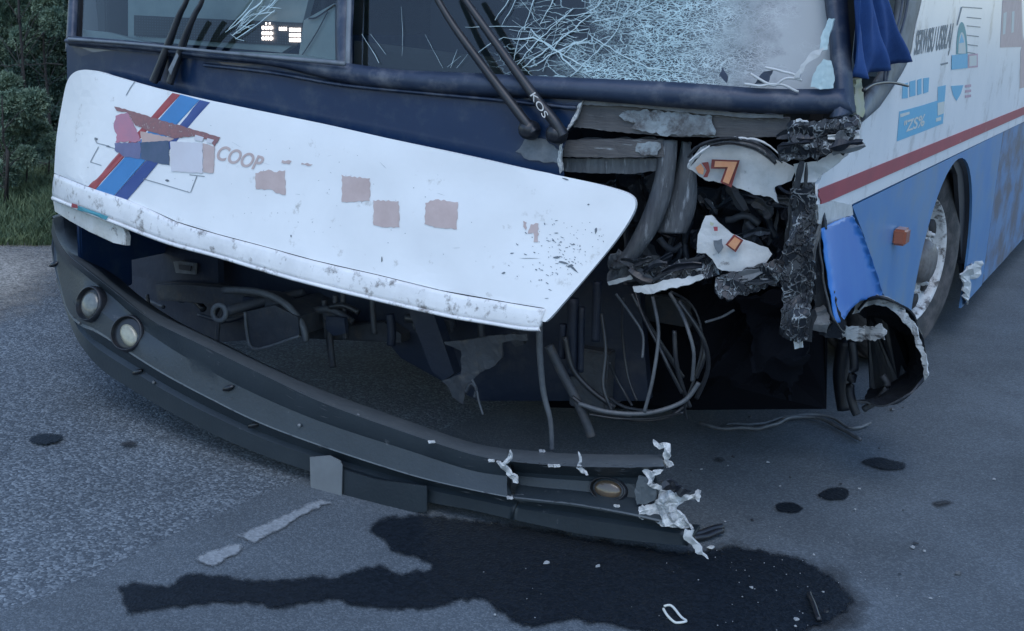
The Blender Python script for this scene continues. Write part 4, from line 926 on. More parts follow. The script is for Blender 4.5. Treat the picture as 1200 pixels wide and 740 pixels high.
beam('peeled_paint', [(746, 168), (760, 166), (774, 168), (770, 182), (752, 182), (744, 178)], .022, .005, 'peel', rough=2, seed=6)
strip('bent_strut', [(772, 164), (770, 190), (764, 220), (750, 258), (732, 292), (714, 314)], [(794, 165), (792, 196), (786, 232), (772, 268), (756, 292), (742, 312)], FR(.05), 'bent_strut', BUS, .03, rows=6, bulge=.018)
strip('bent_strut', [(799, 166), (794, 190), (786, 220), (778, 250), (768, 272)], [(808, 168), (815, 196), (817, 225), (814, 250), (804, 274)], FR(.09), 'bent_strut', BUS, .03, rows=5, bulge=.012)
beam('torn_bracket', [(712, 304), (722, 294), (730, 300), (736, 312), (747, 320), (744, 325), (726, 329), (712, 333), (708, 322)], .04, .01, 'bent_strut', rough=1.5, cr=.02, seed=8)
beam('torn_strip', [(711, 331), (730, 326), (746, 322), (748, 325), (728, 331), (713, 335)], .02, .006, 'torn_white', rough=.8, seed=9)
beam('torn_strip', [(740, 337), (760, 334), (790, 327), (822, 323), (824, 327), (806, 334), (780, 340), (755, 345), (742, 343)], -.01, .012, 'torn_white', rough=1.2, cr=.01, seed=10)
beam('torn_bracket', [(745, 322), (790, 308), (835, 300), (842, 322), (820, 327), (785, 330), (756, 336)], .03, .02, 'wrinkled_film', rough=3, cr=.02, seed=11)
beam('crumpled_edge', [(838, 326), (868, 318), (900, 308), (930, 300), (937, 308), (934, 322), (905, 334), (870, 346), (848, 349), (838, 340)], -.04, .02, 'wrinkled_film', rough=3, cr=.02, seed=12)
# --- white skin with the orange number
wf = sheet('torn_skin', [(807, 197), (818, 186), (830, 174), (850, 167), (882, 174), (903, 185), (920, 190), (934, 197), (929, 212), (918, 216), (908, 219), (913, 238), (902, 231), (882, 229), (868, 222), (854, 216), (827, 211), (817, 203)], FR(.05), 'torn_white', BUS, .005, rough=1.0, rstep=4, step=8, crumple=.012, cfreq=9)
sheet('number_outline', [(834, 187), (867, 188), (857, 220), (844, 214), (850, 198), (833, 198)], FR(.028), 'dark_red', wf, .001, step=6)
sheet('number_digit', [(838, 189), (864, 190), (854, 216), (847, 213), (853, 196), (837, 196)], FR(.020), 'orange_sticker', wf, .001, step=6)
sheet('number_outline', [(822, 191), (830, 190), (832, 200), (829, 208), (824, 208), (828, 200), (825, 195)], FR(.028), 'dark_red', wf, .001, step=4)
sheet('number_outline', [(815, 197), (821, 192), (825, 198), (824, 205), (818, 203)], FR(.030), 'orange_sticker', wf, .001, step=4)
for i, c in enumerate(([(806, 196), (814, 184), (826, 172), (845, 164), (880, 163), (900, 170), (914, 182)], [(806, 184), (818, 172), (840, 164), (866, 162)], [(808, 190), (820, 180), (832, 172)], [(870, 164), (892, 170), (908, 184), (916, 190)])):
    cc = [tuple(q)[:2] for q in smooth_line([Vector((x, y, 0)) for x, y in c], 5)]
    up_ = rough_poly(cc, .8, 3, i + 40, closed=False); wd_ = [1.6 + 1.5 * abs(noise.noise(Vector((j * .4, i, 0)))) for j in range(len(up_))]
    strip('torn_strip', [(x - .4 * w_, y - w_) for (x, y), w_ in zip(up_, wd_)], [(x + .5 * w_, y + w_ * 1.1) for (x, y), w_ in zip(up_, wd_)], FR(-.01 - .01 * i), 'torn_white' if i % 2 == 0 else 'crumple_dark', BUS, .004, smooth=False, rows=2, bulge=.006, n=2)
strip('rolled_edge', [(826, 168), (850, 162), (880, 165), (900, 174), (912, 186)], [(840, 172), (858, 170), (882, 176), (896, 184), (908, 194)], FR(.0), 'crumple_dark', BUS, .01, rows=4, bulge=.02)
lp = sheet('lamp_surround', [(826, 254), (833, 253), (841, 262), (855, 274), (868, 280), (885, 286), (899, 291), (904, 298), (897, 308), (888, 316), (878, 321), (861, 318), (848, 317), (842, 314), (836, 304), (828, 297), (817, 296), (818, 276), (822, 264)], FR(.02), 'torn_white', BUS, .012, rough=.5, rstep=4, step=7, crumple=.012, cfreq=9, seed=3)
sheet('reflector_rim', [(860, 275), (871, 282), (862, 296), (850, 287)], FR(-.004), 'dark_red', lp, .004, step=6)
sheet('reflector', [(861, 278), (868, 282.5), (861, 293), (853, 287)], FR(-.009), 'orange_sticker', lp, .004, step=6)
sheet('sticker_dot', [(836, 266), (841, 266), (841, 271), (837, 271)], FR(.0), 'decal_red', lp, .001, step=4)
sheet('sticker_dot', [(832, 260), (837, 262), (835, 265), (832, 264)], FR(.0), 'clip_yellow', lp, .001, step=4)
sheet('scuff', [(836, 282), (846, 280), (848, 290), (842, 298), (838, 292)], FR(.0), 'seal_grey', lp, .001, rough=1.5, step=4)
# --- crushed corner
beam('crushed_corner', [(926, 152), (945, 143), (975, 140), (1006, 136), (1007, 142), (1000, 158), (984, 172), (962, 184), (940, 188), (916, 186), (912, 178), (930, 170)], -.085, .03, 'wrinkled_film', rough=2, cr=.02, seed=14)
beam('torn_skin', [(926, 148), (938, 140), (950, 146), (940, 156), (930, 162), (922, 158)], -.07, .006, 'torn_white', rough=2, cr=.02, seed=15)
beam('torn_skin', [(930, 193), (958, 188), (986, 174), (1003, 158), (1001, 172), (984, 190), (962, 206), (955, 214), (948, 226), (938, 226), (932, 212)], -.02, .008, 'torn_white', rough=1.0, cr=.012, seed=16)
strip('crushed_post', [(930, 215), (929, 260), (925, 310), (918, 355), (913, 392)], [(955, 214), (956, 260), (952, 310), (946, 360), (940, 402)], FR(-.03), 'wrinkled_film', BUS, .05, rows=8, bulge=.02)
beam('crushed_sheet', [(928, 222), (954, 220), (955, 300), (945, 400), (935, 404), (914, 380), (922, 300)], -.075, .01, 'wrinkled_film', rough=3, cr=.022, seed=17)
beam('crushed_sheet', [(950, 222), (966, 262), (974, 320), (990, 380), (985, 400), (960, 392), (950, 320)], .05, .01, 'wreck_dark', rough=2, cr=.03, seed=18)
beam('crushed_sheet', [(870, 345), (940, 340), (948, 420), (930, 455), (880, 430)], .16, .01, 'shade_black', rough=3, cr=.05, seed=19)  # black colour paints the shade below the crumpled band
beam('torn_bracket', [(948, 368), (966, 362), (972, 380), (966, 392), (950, 388)], .0, .02, 'pale_steel', rough=1.5, cr=.02, seed=20)
def slivers(n, cx, cy, sx, sy, ang, spread, L, W, d0, d1, mats, seed):
    rnd = random.Random(seed)
    for k in range(n):
        x = cx + rnd.uniform(-sx, sx); y = cy + rnd.uniform(-sy, sy); a = ang + rnd.gauss(0, spread); l = L * rnd.uniform(.5, 1.3); wd = W * rnd.uniform(.6, 2.6); bend = rnd.gauss(0, .07) * l
        A = []; B = []; ca, sa = math.cos(a), math.sin(a)
        for i in range(6):
            t = i / 5 - .5; px = x + ca * t * l - sa * bend * (t * t * 4 - .5); py = y + sa * t * l + ca * bend * (t * t * 4 - .5); ww = wd * (.55 + .45 * math.cos(t * 2.6)) * rnd.uniform(.35, 1.3)
            A.append((px - sa * ww, py + ca * ww)); B.append((px + sa * ww, py - ca * ww))
        d = rnd.uniform(d0, d1)
        strip('torn_sliver', A, B, FR(d), rnd.choice(mats), BUS, .003, smooth=False, rows=2, bulge=rnd.uniform(-.012, .012), n=2)
MD = ['crumple_dark', 'wreck_dark', 'bent_strut', 'black_plastic', 'crumple_dark', 'wreck_dark']
slivers(13, 938, 300, 16, 90, 1.6, .14, 62, 2.6, -.07, -.02, MD + ['pale_steel', 'torn_white', 'pale_steel'], 1)
slivers(8, 964, 162, 34, 14, -.35, .3, 34, 2.6, -.10, -.05, MD + ['pale_steel', 'torn_white'], 2)
slivers(8, 880, 326, 44, 10, -.32, .25, 42, 2.4, -.05, .0, MD + ['pale_steel', 'torn_white', 'pale_steel'], 3)
slivers(11, 775, 316, 42, 12, -.15, .35, 40, 2.6, -.02, .06, MD + ['pale_steel'], 4)
slivers(16, 870, 255, 50, 35, .7, .8, 44, 2.8, .2, .34, MD + ['chassis_steel', 'bent_strut'], 5)
slivers(9, 760, 270, 40, 36, 1.2, .5, 46, 3.0, .2, .36, MD + ['chassis_steel'], 8)
# --- yellow clip and rod at the window corner
sheet('wiring_clip', [(1003, 94), (1010, 92), (1012, 112), (1014, 130), (1011, 138), (1004, 134), (1001, 118)], SD(.02), 'clip_yellow', BUS, .02, rough=1.2, rstep=4, step=6, axis=(1, 0, 0))
tube('wiring_rod', [(1012, 106), (1024, 99), (1044, 97), (1064, 101)], SD(.05), .006, 'cable_black', BUS, taper=.7)
strip('window_seal', [(1011, 143), (1030, 126), (1046, 103), (1058, 84), (1067, 64), (1073, 30), (1080, 0), (1085, -40), (1088, -90), (1089, -150)], [(1008, 128), (1018, 112), (1030, 94), (1040, 76), (1047, 56), (1052, 30), (1056, 0), (1060, -40), (1062, -90), (1063, -150)], SD(.004), 'seal_grey', BUS, .02, rows=4, bulge=-.012, axis=(1, 0, 0))
for dx in (8, 14): strip('seal_groove', [(1040 - dx * .3, 98), (1054 - dx, 64), (1066 - dx, 30), (1072 - dx, 0), (1078 - dx, -60)], [(1042 - dx * .3, 98), (1056 - dx, 64), (1068 - dx, 30), (1074 - dx, 0), (1080 - dx, -60)], SD(.022), 'navy_rubber', BUS, .004, rows=2, bulge=-.002, axis=(1, 0, 0))
# --- curtain hanging out of the driver's window
A = [(1000, -60), (1012, -60), (1022, -60), (1030, -60), (1036, -60)]
bm = bmesh.new(); rows_, cols_ = 26, 40
BOTC = [tuple(q)[:2] for q in smooth_line([Vector((x, y, 0)) for x, y in ((1000, 90), (1012, 92), (1018, 89), (1028, 84), (1036, 80), (1046, 78), (1062, 73), (1065, 69))], 8)]
vsx = []
for j in range(rows_ + 1):
    row = []
    t = j / rows_
    for i in range(cols_ + 1):
        u = i / cols_; b = BOTC[int(u * (len(BOTC) - 1))]
        right = 1034 + 31 * max(0, (t - .3) / .7) ** 1.25
        x = 1000 + u * (right - 1000) if t < .999 else 1000 + u * (right - 1000)
        y = -60 + (b[1] + 60) * t
        P = on_x(x, y, X_SIDE + .05)
        fold = .022 * math.sin(u * 15 + 1.2 * math.sin(t * 3)) + .010 * math.sin(u * 33 + t * 4) + .012 * noise.noise(Vector((u * 5, t * 4, 2)))
        P.x += fold * (.3 + .6 * t)
        row.append(bm.verts.new(P))
    vsx.append(row)
for j in range(rows_):
    for i in range(cols_): bm.faces.new((vsx[j][i], vsx[j + 1][i], vsx[j + 1][i + 1], vsx[j][i + 1]))
cur = from_bm('curtain', bm, 'curtain_blue', None, True); face_camera(cur.data); solid(cur, .004)
tag(cur, 'dark blue curtain hanging out of the broken window at the corner pillar', 'curtain')
# --- bent blue flap, curled metal
def bent_surf(px, py):
    # from the crushed front corner back to the torn front edge of the skirt
    xl = 962 + (py - 262) * .15; xr = 999 + (py - 252) * .357
    t = max(0, min(1, (px - xl) / (xr - xl))); Yr = on_x(xr, py, X_SIDE).y
    return on_y(px, py, 3.60 + (min(Yr, 4.75) - 3.60) * t ** 1.3 - .03 * math.sin(math.pi * t))
sheet('bent_skirt', [(963, 268), (978, 260), (999, 252), (1008, 268), (1018, 294), (1028, 322), (1034, 342), (1034, 352), (1020, 350), (1008, 353), (998, 362), (988, 377), (980, 379), (974, 352), (968, 315)], bent_surf, 'blue_bright', BUS, .004, rough=.5, rstep=5, step=5, crumple=.004, cfreq=5, smooth=True)
sheet('torn_edge', [(958, 240), (975, 236), (998, 240), (1000, 252), (980, 259), (964, 268), (959, 262)], SD(.008), 'torn_white', BUS, .004, rough=1, rstep=4, step=6, axis=(1, 0, 0))
tube('torn_edge', [(961, 262), (963, 300), (969, 340), (977, 372), (990, 390)], lambda x, y: bent_surf(x, y) + Vector((0, -.012, 0)), .004, 'crumple_dark', BUS, wob=.004, n=10)
rim = [(1003, 362), (1012, 352), (1030, 348), (1048, 354), (1064, 370), (1076, 392), (1083, 414), (1086, 438), (1074, 458), (1052, 470), (1026, 476), (1004, 474), (994, 450), (996, 420), (998, 388)]
RM = [Vector((x, y, 0)) for x, y in rim]; RS = smooth_line(RM[:12], 5, False)
ctr = Vector((1040, 412, 0)); bm = bmesh.new(); rings = []
for k in range(9):
    t = k / 8; ring = []
    for q in RS:
        p = q + (ctr - q) * (.10 * t + .25 * t * t); P = on_y(p.x, p.y, 4.35 + .10 * math.sin(q.y * .05) + .38 * t)
        P += folds(P, 7, 3) * (.012 + .012 * t) + noise.noise_vector(P * 9) * .02; ring.append(bm.verts.new(P))
    rings.append(ring)
for Aa, Bb in zip(rings, rings[1:]):
    for i in range(len(Aa) - 1): bm.faces.new((Aa[i], Aa[i + 1], Bb[i + 1], Bb[i]))
bm.faces.new(rings[-1])
curl = from_bm('curled_skirt', bm, 'wreck_dark', BUS, False); solid(curl, .006)
def arc(a, b): return [(q.x, q.y) for q in RS[a:b]]
sheet('curled_lip', [(998, 368), (1003, 353), (1011, 346), (1020, 350), (1028, 345), (1037, 347), (1047, 352), (1059, 361), (1072, 382), (1081, 402), (1085, 420), (1088, 440), (1083, 446), (1081, 430), (1078, 412), (1070, 394), (1058, 376), (1048, 365), (1038, 359), (1024, 357), (1013, 360), (1006, 367)], YP(4.30), 'peel_pale', curl, .006, rough=1.1, rstep=3, step=4, crumple=.014, cfreq=20)
sheet('curled_tongue', [(982, 378), (995, 384), (1014, 383), (1034, 380), (1040, 388), (1038, 398), (1020, 399), (1004, 402), (992, 398), (985, 390)], YP(4.26), 'peel_pale', curl, .006, rough=2.2, rstep=3, step=4, crumple=.022, cfreq=14)
tube('brake_hose', [(998, 400), (1001, 430), (996, 455), (1000, 476), (1004, 486)], YP(4.45), .016, 'wreck_dark', BUS)
tube('brake_hose', [(1012, 480), (1030, 468), (1040, 452), (1034, 440)], YP(4.5), .012, 'chassis_steel', BUS)
tube('drop_arm', [(990, 400), (985, 440), (990, 480)], YP(4.7), .03, 'wreck_dark', BUS)
# --- marker lamp
box('marker_lamp', SD(.022)(1056, 277), (.05, .085, .06), 'orange_lens', BUS, .008)
# --- wheel
wc = on_x(1093, 326, X_SIDE - .07); wz = .50; 
WY = 6.12
st_ang = math.radians(14)
nrm = Vector((math.cos(st_ang), -math.sin(st_ang), 0))
WM = place((X_SIDE - .14, WY, .50), nrm)
wh = empty('wheel', (X_SIDE - .14, WY, .50), 'x', 'x'); del wh['label']; del wh['category']; wh.parent = BUS; wh.matrix_parent_inverse = Matrix.Translation(-Vector(BUS.location))
def link_wheel(o):
    o.parent = wh; o.matrix_parent_inverse = (Matrix.Translation(Vector((X_SIDE - .14, WY, .50)))).inverted(); return o
prof = [(.30, -.02), (.34, .005), (.40, .012), (.455, .006), (.475, -.008), (.488, -.03), (.497, -.05), (.50, -.075), (.50, -.10), (.488, -.102), (.488, -.114), (.50, -.116), (.503, -.15), (.49, -.152), (.49, -.164), (.503, -.166), (.50, -.20), (.488, -.202), (.488, -.214), (.50, -.216), (.49, -.27), (.44, -.29), (.30, -.26)]
link_wheel(lathe('tyre', prof, WM, 'tyre_rubber', None, 72))
link_wheel(lathe('rim', [(.302, -.018), (.308, .004), (.300, .008), (.290, -.01), (.282, -.05), (.268, -.062), (.262, -.045), (.235, -.034), (.19, -.024), (.150, -.018), (.115, -.020), (.108, -.05)], WM, 'rim_white', None, 48))
link_wheel(lathe('hub', [(.108, -.05), (.105, .03), (.09, .06), (.05, .07), (.001, .071)], WM, 'hub_steel', None, 28))
hole = None
for k in range(10):
    a = 2 * math.pi * k / 10
    R = WM @ Matrix.Translation((.222 * math.cos(a), .222 * math.sin(a), -.022))
    me_o = lathe('rim_hole', [(.043, -.02), (.043, .002), (.001, .0025)], R @ Matrix.Rotation(a, 4, 'Z') @ Matrix.Diagonal((.85, 1.15, 1, 1)), 'rim_dark', None, 14); link_wheel(me_o)
    a += .31
    R = WM @ Matrix.Translation((.145 * math.cos(a), .145 * math.sin(a), -.018))
    link_wheel(lathe('wheel_nut', [(.016, 0), (.016, .03), (.010, .034), (.008, .05), (.001, .05)], R, 'rim_white', None, 6))
# inner liner of the wheel arch, mud flap
bm = bmesh.new(); ra = []
for y, z in arch[1:-1]: ra.append([bm.verts.new((X_SIDE - .012, y, z)), bm.verts.new((X_SIDE - .55, y, z))])
for a, b in zip(ra, ra[1:]): bm.faces.new((a[0], a[1], b[1], b[0]))
o = from_bm('arch_liner', bm, 'black_plastic', BUS, True); solid(o, .006)
box('arch_wall', (X_SIDE - .57, 6.03, .6), (.02, 1.5, .9), 'wreck_dark', BUS)
sheet('arch_liner_edge', [(1116, 190), (1123, 188), (1129, 200), (1131, 240), (1132, 290), (1136, 322), (1130, 330), (1126, 300), (1124, 240), (1122, 205)], SD(-.03), 'black_plastic', BUS, .02, step=10, axis=(1, 0, 0))
sheet('mud_flap', [(1127, 322), (1134, 312), (1150, 305), (1149, 317), (1139, 338), (1134, 357), (1130, 356), (1128, 340)], SD(.01), 'torn_white', BUS, .008, rough=1.2, rstep=4, step=7, axis=(1, 0, 0), crumple=.02)
# --- print on the side
SF = SD(.0034)
lettering('side_lettering', 'SERWISU USBLAJ', (1071, 64), (1114, 55), (4, -28), SF, 'grey_print', BUS, bold=.025)
def side_decal(name, poly, m, d=.0045): return sheet(name, poly, SD(.0022 + d * .25), m, BUS, .0004, step=8, axis=(1, 0, 0))
side_decal('side_sticker', [(1058, 99), (1064, 97), (1064, 115), (1057, 116)], 'sky_decal'); side_decal('side_sticker', [(1066, 96), (1073, 94), (1073, 112), (1066, 114)], 'sky_decal'); side_decal('side_sticker', [(1075, 94), (1080, 92), (1080, 110), (1075, 112)], 'sky_decal'); side_decal('side_sticker', [(1082, 92), (1089, 91), (1088, 108), (1082, 110)], 'sky_decal')
bs = side_decal('side_sticker', [(1054, 131), (1080, 124), (1099, 118), (1099, 102), (1108.5, 100), (1105, 145), (1080, 155), (1051, 166)], 'sky_decal', .004)
side_decal('side_sticker', [(1055, 134), (1066, 131), (1066, 134), (1055, 138)], 'pale_print', .007)
side_decal('side_sticker', [(1099, 121), (1107, 119), (1106, 133), (1099, 136)], 'pale_print', .007)
lettering('side_lettering', '"ZS%', (1058, 156), (1083, 147), (2, -14), SD(.0042), 'pale_print', BUS, bold=.02)
side_decal('side_sticker', [(1097, 143), (1103, 141), (1103, 137), (1097, 139)], 'pale_print', .007)
# round-topped emblem
el = [(1116 + 5.8 * -math.cos(a) + 6.0, 62 - 36 * math.sin(a)) for a in [i * math.pi / 16 for i in range(17)]]
el = [(1127.2 - 6.6 * math.cos(a), 64 - 38 * math.sin(a)) for a in [i * math.pi / 16 for i in range(17)]]
ei = [(1127.4 - 4.4 * math.cos(a), 63 - 25 * math.sin(a)) for a in [i * math.pi / 16 for i in range(17)]]
side_decal('side_emblem', el, 'teal_decal', .0045); side_decal('side_emblem', ei, 'pale_print', .0065)
side_decal('side_emblem', [(1115.5, 65), (1134, 63), (1134, 80), (1115, 82)], 'sky_decal', .008)
side_decal('side_emblem', [(1124, 51), (1127, 40), (1130, 50)], 'sky_decal', .008)
side_decal('side_emblem', [(1114.5, 101), (1129, 100), (1126, 110), (1121, 118.5), (1117, 112)], 'sky_decal')
side_decal('side_print', [(1134.5, 64), (1146, 63), (1146, 79), (1134.5, 80)], 'pink_print')
side_decal('side_print', [(1136, 66), (1144.6, 65), (1144.6, 77), (1136, 78)], 'pale_print', .0065)
for k, (y, x0, x1) in enumerate(((8, 1128, 1151), (20, 1133, 1150), (30, 1133, 1149), (41, 1133, 1147), (52, 1134, 1146), (61, 1133, 1143))): side_decal('side_print', [(x0, y), (x1, y + 1.6), (x1, y + 2.6), (x0, y + 1)], 'grey_print')
side_decal('side_print', [(1121, 30), (1126, 9), (1128, 8), (1122.5, 30)], 'grey_print')
side_decal('side_print', [(1102, 75), (1111, 73), (1111, 75), (1103, 77)], 'grey_print')
for y in (100, 106, 112): side_decal('side_print', [(1131, y), (1138, y - 1), (1138, y + 2), (1131, y + 3)], 'pink_print')
side_decal('side_print', [(1172, 56), (1175, 0), (1197, -6), (1199, 55)], 'faded_brown', .004)
side_decal('side_print', [(1176, 16), (1180, 14), (1178, 40), (1175, 41)], 'pale_print', .007)
side_decal('side_print', [(1186, 14), (1189, 13), (1188, 38), (1185, 39)], 'pale_print', .007)
side_decal('side_print', [(1196, 60), (1201, 40), (1205, 40), (1203, 102), (1195, 104)], 'faded_brown', .004)

# ------------------------------------------------------------------ loose things on the road
def gtube(name, px, r, m, label, cat, group=None, z=None, n=6, wob=.002):
    L = smooth_line([Vector((x, y, 0)) for x, y in px], n); pts = [on_z(q.x, q.y, (z or r) + .009) for q in L]
    pts = [p + Vector((0, 0, abs(noise.noise(p * 9)) * wob * 6)) for p in pts]
    bm = bmesh.new(); bm_tube(bm, pts, r, 8); o = from_bm(name, bm, m, None, True); return tag(o, label, cat, group)
gtube('ground_wire', [(820, 497), (838, 502), (870, 504), (900, 501), (930, 490), (955, 490), (980, 500), (1008, 516)], .008, 'cable_grey', 'grey wire trailing on the road under the curled metal, longer strand', 'wire', 'wires lying on the road')
gtube('ground_wire', [(850, 498), (885, 498), (915, 492), (945, 486), (975, 490), (996, 502), (1020, 498)], .006, 'pale_steel', 'thinner pale wire lying along the longer grey strand', 'wire', 'wires lying on the road')
gtube('stick', [(948, 696), (954, 712), (960, 727)], .007, 'black_plastic', 'thin black stick lying on the wet patch of road', 'stick')
gtube('plastic_fragment', [(810, 628), (826, 624), (846, 618)], .012, 'black_plastic', 'black plastic strip by the torn bumper end, upper of the two', 'fragment', 'black strips by the bumper end')
gtube('plastic_fragment', [(812, 632), (828, 629), (846, 623)], .010, 'black_plastic', 'black plastic strip by the torn bumper end, lower of the two', 'fragment', 'black strips by the bumper end')
gtube('white_loop', [(778, 714), (786, 713), (796, 722), (804, 729), (792, 730), (782, 724), (777, 717)], .0035, 'pale_print', 'small white loop of cord lying at the edge of the oil puddle', 'cord')
# countable chips, larger ones as things; finer crumbs as one
rnd = random.Random(5)
def chip_mesh(s):
    bm = bmesh.new(); k = rnd.randint(5, 7); t = .35 * s
    a = [bm.verts.new((math.cos(2 * math.pi * i / k) * s * rnd.uniform(.5, 1.1), math.sin(2 * math.pi * i / k) * s * rnd.uniform(.4, .9), 0)) for i in range(k)]
    b = [bm.verts.new((v.co.x * .8, v.co.y * .8, t * rnd.uniform(.6, 1.4))) for v in a]
    bm.faces.new(b); bm.faces.new(a[::-1])
    for i in range(k): bm.faces.new((a[i], a[(i + 1) % k], b[(i + 1) % k], b[i]))
    me = bpy.data.meshes.new('chip'); bm.normal_update(); bm.to_mesh(me); bm.free(); return me
BIG = [(855, 471, 'torn_white', .018, 'pale scrap lying in shadow under the crushed corner'), (1007, 573, 'chip_pale', .006, 'white chip beside the round oil blot'), (1083, 646, 'chip_pale', .006, 'white chip alone on open asphalt, lower one'), (914, 570, 'chip_pale', .006, 'white chip above the small oil blot'), (1122, 672, 'cable_grey', .012, 'grey pebble on open asphalt near a damp spot'), (1165, 562, 'chip_pale', .006, 'white chip farthest along the open asphalt'),
       (833, 642, 'torn_white', .010, 'pale chip touching the black plastic strips'), (640, 660, 'chip_pale', .010, 'pale scrap under the middle of the broken bumper end'), (700, 664, 'chip_pale', .008, 'pale scrap on oil beside the bumper tip'), (1046, 480, 'cable_grey', .012, 'grey pebble on asphalt below the curled metal')]
for k in range(34):
    pale = k % 2 == 0; x = rnd.uniform(560, 1100); y = rnd.uniform(470, 735)
    if k % 3 == 0: x = rnd.gauss(880, 70); y = rnd.gauss(560, 40)
    BIG.append((x, y, 'chip_pale' if pale else 'black_plastic', rnd.uniform(.004, .009), 'tiny pale chip among those scattered on the asphalt round the torn bumper end' if pale else 'tiny black plastic chip among those scattered on the asphalt round the torn bumper end'))
for x, y, m, s, l in BIG:
    me = chip_mesh(s * 1.3); o = link('debris_chip', me, m); o.location = on_z(x, y, .009); o.rotation_euler.z = rnd.uniform(0, 6); tag(o, l, 'debris', 'debris chips on the road')
bm = bmesh.new()
for _ in range(130):
    x = rnd.uniform(560, 1240); y = rnd.uniform(500, 760)
    if rnd.random() < .3: x = rnd.gauss(900, 90); y = rnd.gauss(660, 40)
    P = on_z(x, y, .010); s = rnd.uniform(.0008, .0018)
    bm_box(bm, P + Vector((0, 0, s * .4)), (s * 2, s * 1.5, s), Matrix.Rotation(rnd.uniform(0, 6), 3, 'Z'))
o = kind(from_bm('glass_crumbs', bm, 'chip_pale'), 'stuff')

# ------------------------------------------------------------------ verge: grass, shrubs
def grass():
    rnd = random.Random(2); vs = []; fs = []
    for _ in range(26000):
        i = rnd.randint(18, 44); p = ED[min(i, len(ED) - 2)]; q = ED[min(i + 1, len(ED) - 1)]; t = rnd.random()
        x = p[0] + (q[0] - p[0]) * t; y = p[1] + (q[1] - p[1]) * t
        dd = rnd.random() ** 1.3 * 3.0 - .08; n = Vector((-(q[1] - p[1]), q[0] - p[0])).normalized()
        x += n.x * dd; y += n.y * dd
        h = rnd.uniform(.03, .085) * (1 + .6 * min(1, dd)); a = rnd.uniform(0, 6.28); wv = rnd.uniform(.003, .006); lx, ly = rnd.gauss(0, .4) * h, rnd.gauss(0, .4) * h
        c, s = math.cos(a) * wv, math.sin(a) * wv; k = len(vs)
        vs += [(x - c, y - s, -.01), (x + c, y + s, -.01), (x + c * .7 + lx * .4, y + s * .7 + ly * .4, h * .6), (x - c * .7 + lx * .4, y - s * .7 + ly * .4, h * .6), (x + lx, y + ly, h)]
        fs += [(k, k + 1, k + 2, k + 3), (k + 3, k + 2, k + 4)]
    me = bpy.data.meshes.new('grass'); me.from_pydata(vs, [], fs); me.update(); o = link('grass', me, 'grass_green'); kind(o, 'stuff')
grass()
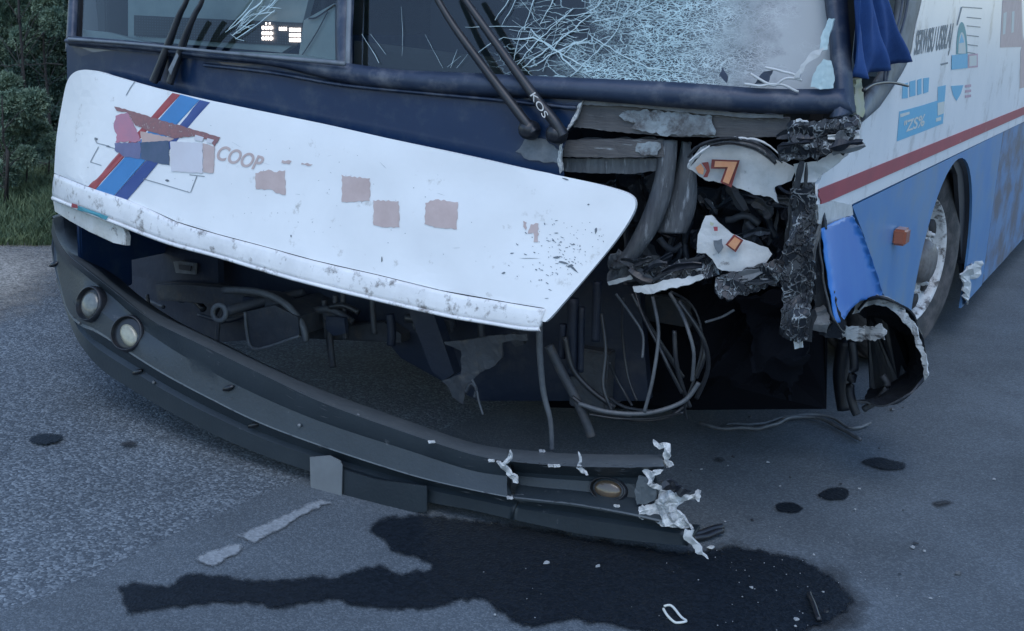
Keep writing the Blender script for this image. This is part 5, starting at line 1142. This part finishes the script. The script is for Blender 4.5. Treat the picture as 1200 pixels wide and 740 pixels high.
def shrub(name, base, lobes, m, label, n_per, seed, leaf=.035):
    rnd = random.Random(seed); root = empty(name, base, label, 'shrub', 'evergreen shrubs on the verge'); B = Vector(base)
    bm = bmesh.new(); topz = max(l[0].z for l in lobes)
    bm_tube(bm, [B + Vector((0, 0, -.05)), B + Vector((.03, .02, .4)), B + Vector((-.02, .03, topz * .6)), B + Vector((.02, 0, topz))], .018, 8, .2)
    for c, r in lobes:
        s = B + Vector((0, 0, max(.15, c.z * .75))); bm_tube(bm, [s, s.lerp(c, .5) + Vector((0, 0, .03)), c], .0035, 5, .4)
    from_bm('trunk', bm, 'bark', root, True)
    vs = []; fs = []
    for c, r in lobes:
        # sprays: each lobe carries many short tufts on its surface
        for _ in range(int(n_per * (r / .12) ** 2)):
            d = Vector((rnd.gauss(0, 1), rnd.gauss(0, 1), rnd.gauss(0, 1) + .15)).normalized(); rad = r * rnd.uniform(.66, 1.0) * (1 + .30 * noise.noise(d * 2.7 + c * 5))
            tip = c + d * rad
            for k in range(7):
                dd = (d + Vector((rnd.gauss(0, .55), rnd.gauss(0, .55), rnd.gauss(0, .5)))).normalized(); L = leaf * rnd.uniform(.6, 1.3)
                sd = dd.cross(Vector((rnd.gauss(0, 1), rnd.gauss(0, 1), rnd.gauss(0, 1)))).normalized() * leaf * .17
                a = tip - dd * L * .2; e = len(vs)
                vs += [a, a + dd * L * .5 + sd, a + dd * L, a + dd * L * .5 - sd]; fs.append((e, e + 1, e + 2, e + 3))
    me = bpy.data.meshes.new('crown'); me.from_pydata(vs, [], fs); me.update(); link('crown', me, m, root)
def lob(spec, Y, jit=.25, seed=0):
    rnd = random.Random(seed); out = []
    for x, y, r in spec:
        yy = Y + rnd.uniform(-jit, jit); P = on_y(x, y, yy); out.append((P, r * yy / F_PX * 1.15))
    return out
L1 = lob([(18, 130, 26), (44, 160, 22), (8, 172, 26), (40, 122, 20), (22, 155, 22), (-12, 140, 28), (-30, 175, 26), (58, 172, 15), (30, 185, 15), (5, 205, 18), (-20, 210, 22), (-45, 150, 30), (10, 102, 18)], 6.6, .2, 1)
shrub('evergreen_shrub', on_z(6, 246, 0), L1, 'needle_green', 'low bushy evergreen shrub nearest the road behind the bus corner', 800, 3)
L2 = lob([(12, 22, 28), (42, 8, 24), (64, 26, 18), (28, 46, 18), (74, 8, 16), (-20, 20, 30), (20, -40, 40), (66, -40, 32), (-30, -50, 44), (40, -100, 40), (-10, 60, 20), (55, 2, 20), (10, -120, 40)], 7.4, .25, 2)
shrub('evergreen_shrub', on_z(30, 226, 0), L2, 'needle_green', 'tall light green evergreen shrub with crown reaching the top edge', 650, 4)
L3 = lob([(60, 90, 26), (76, 60, 24), (40, 80, 26), (10, 80, 30), (80, 130, 22), (62, 150, 26), (30, 100, 30), (70, 190, 20), (50, 205, 22), (20, 215, 24), (90, 20, 30), (100, -40, 40), (50, -20, 40), (90, 100, 30), (60, 40, 30), (10, 30, 36), (-30, 100, 40), (-30, 30, 40), (120, 60, 40), (-10, 190, 30), (140, 0, 50)], 8.4, .3, 3)
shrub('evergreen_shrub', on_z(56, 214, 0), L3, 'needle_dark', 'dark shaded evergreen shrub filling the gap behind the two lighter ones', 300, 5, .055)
tw = tube('dry_twig', [(-10, 77), (20, 77), (50, 75), (74, 76)], YP(6.9), .004, 'bark', None, 6, wob=.01)
tag(tw, 'long bare twig sticking out level between the evergreen shrubs', 'twig')
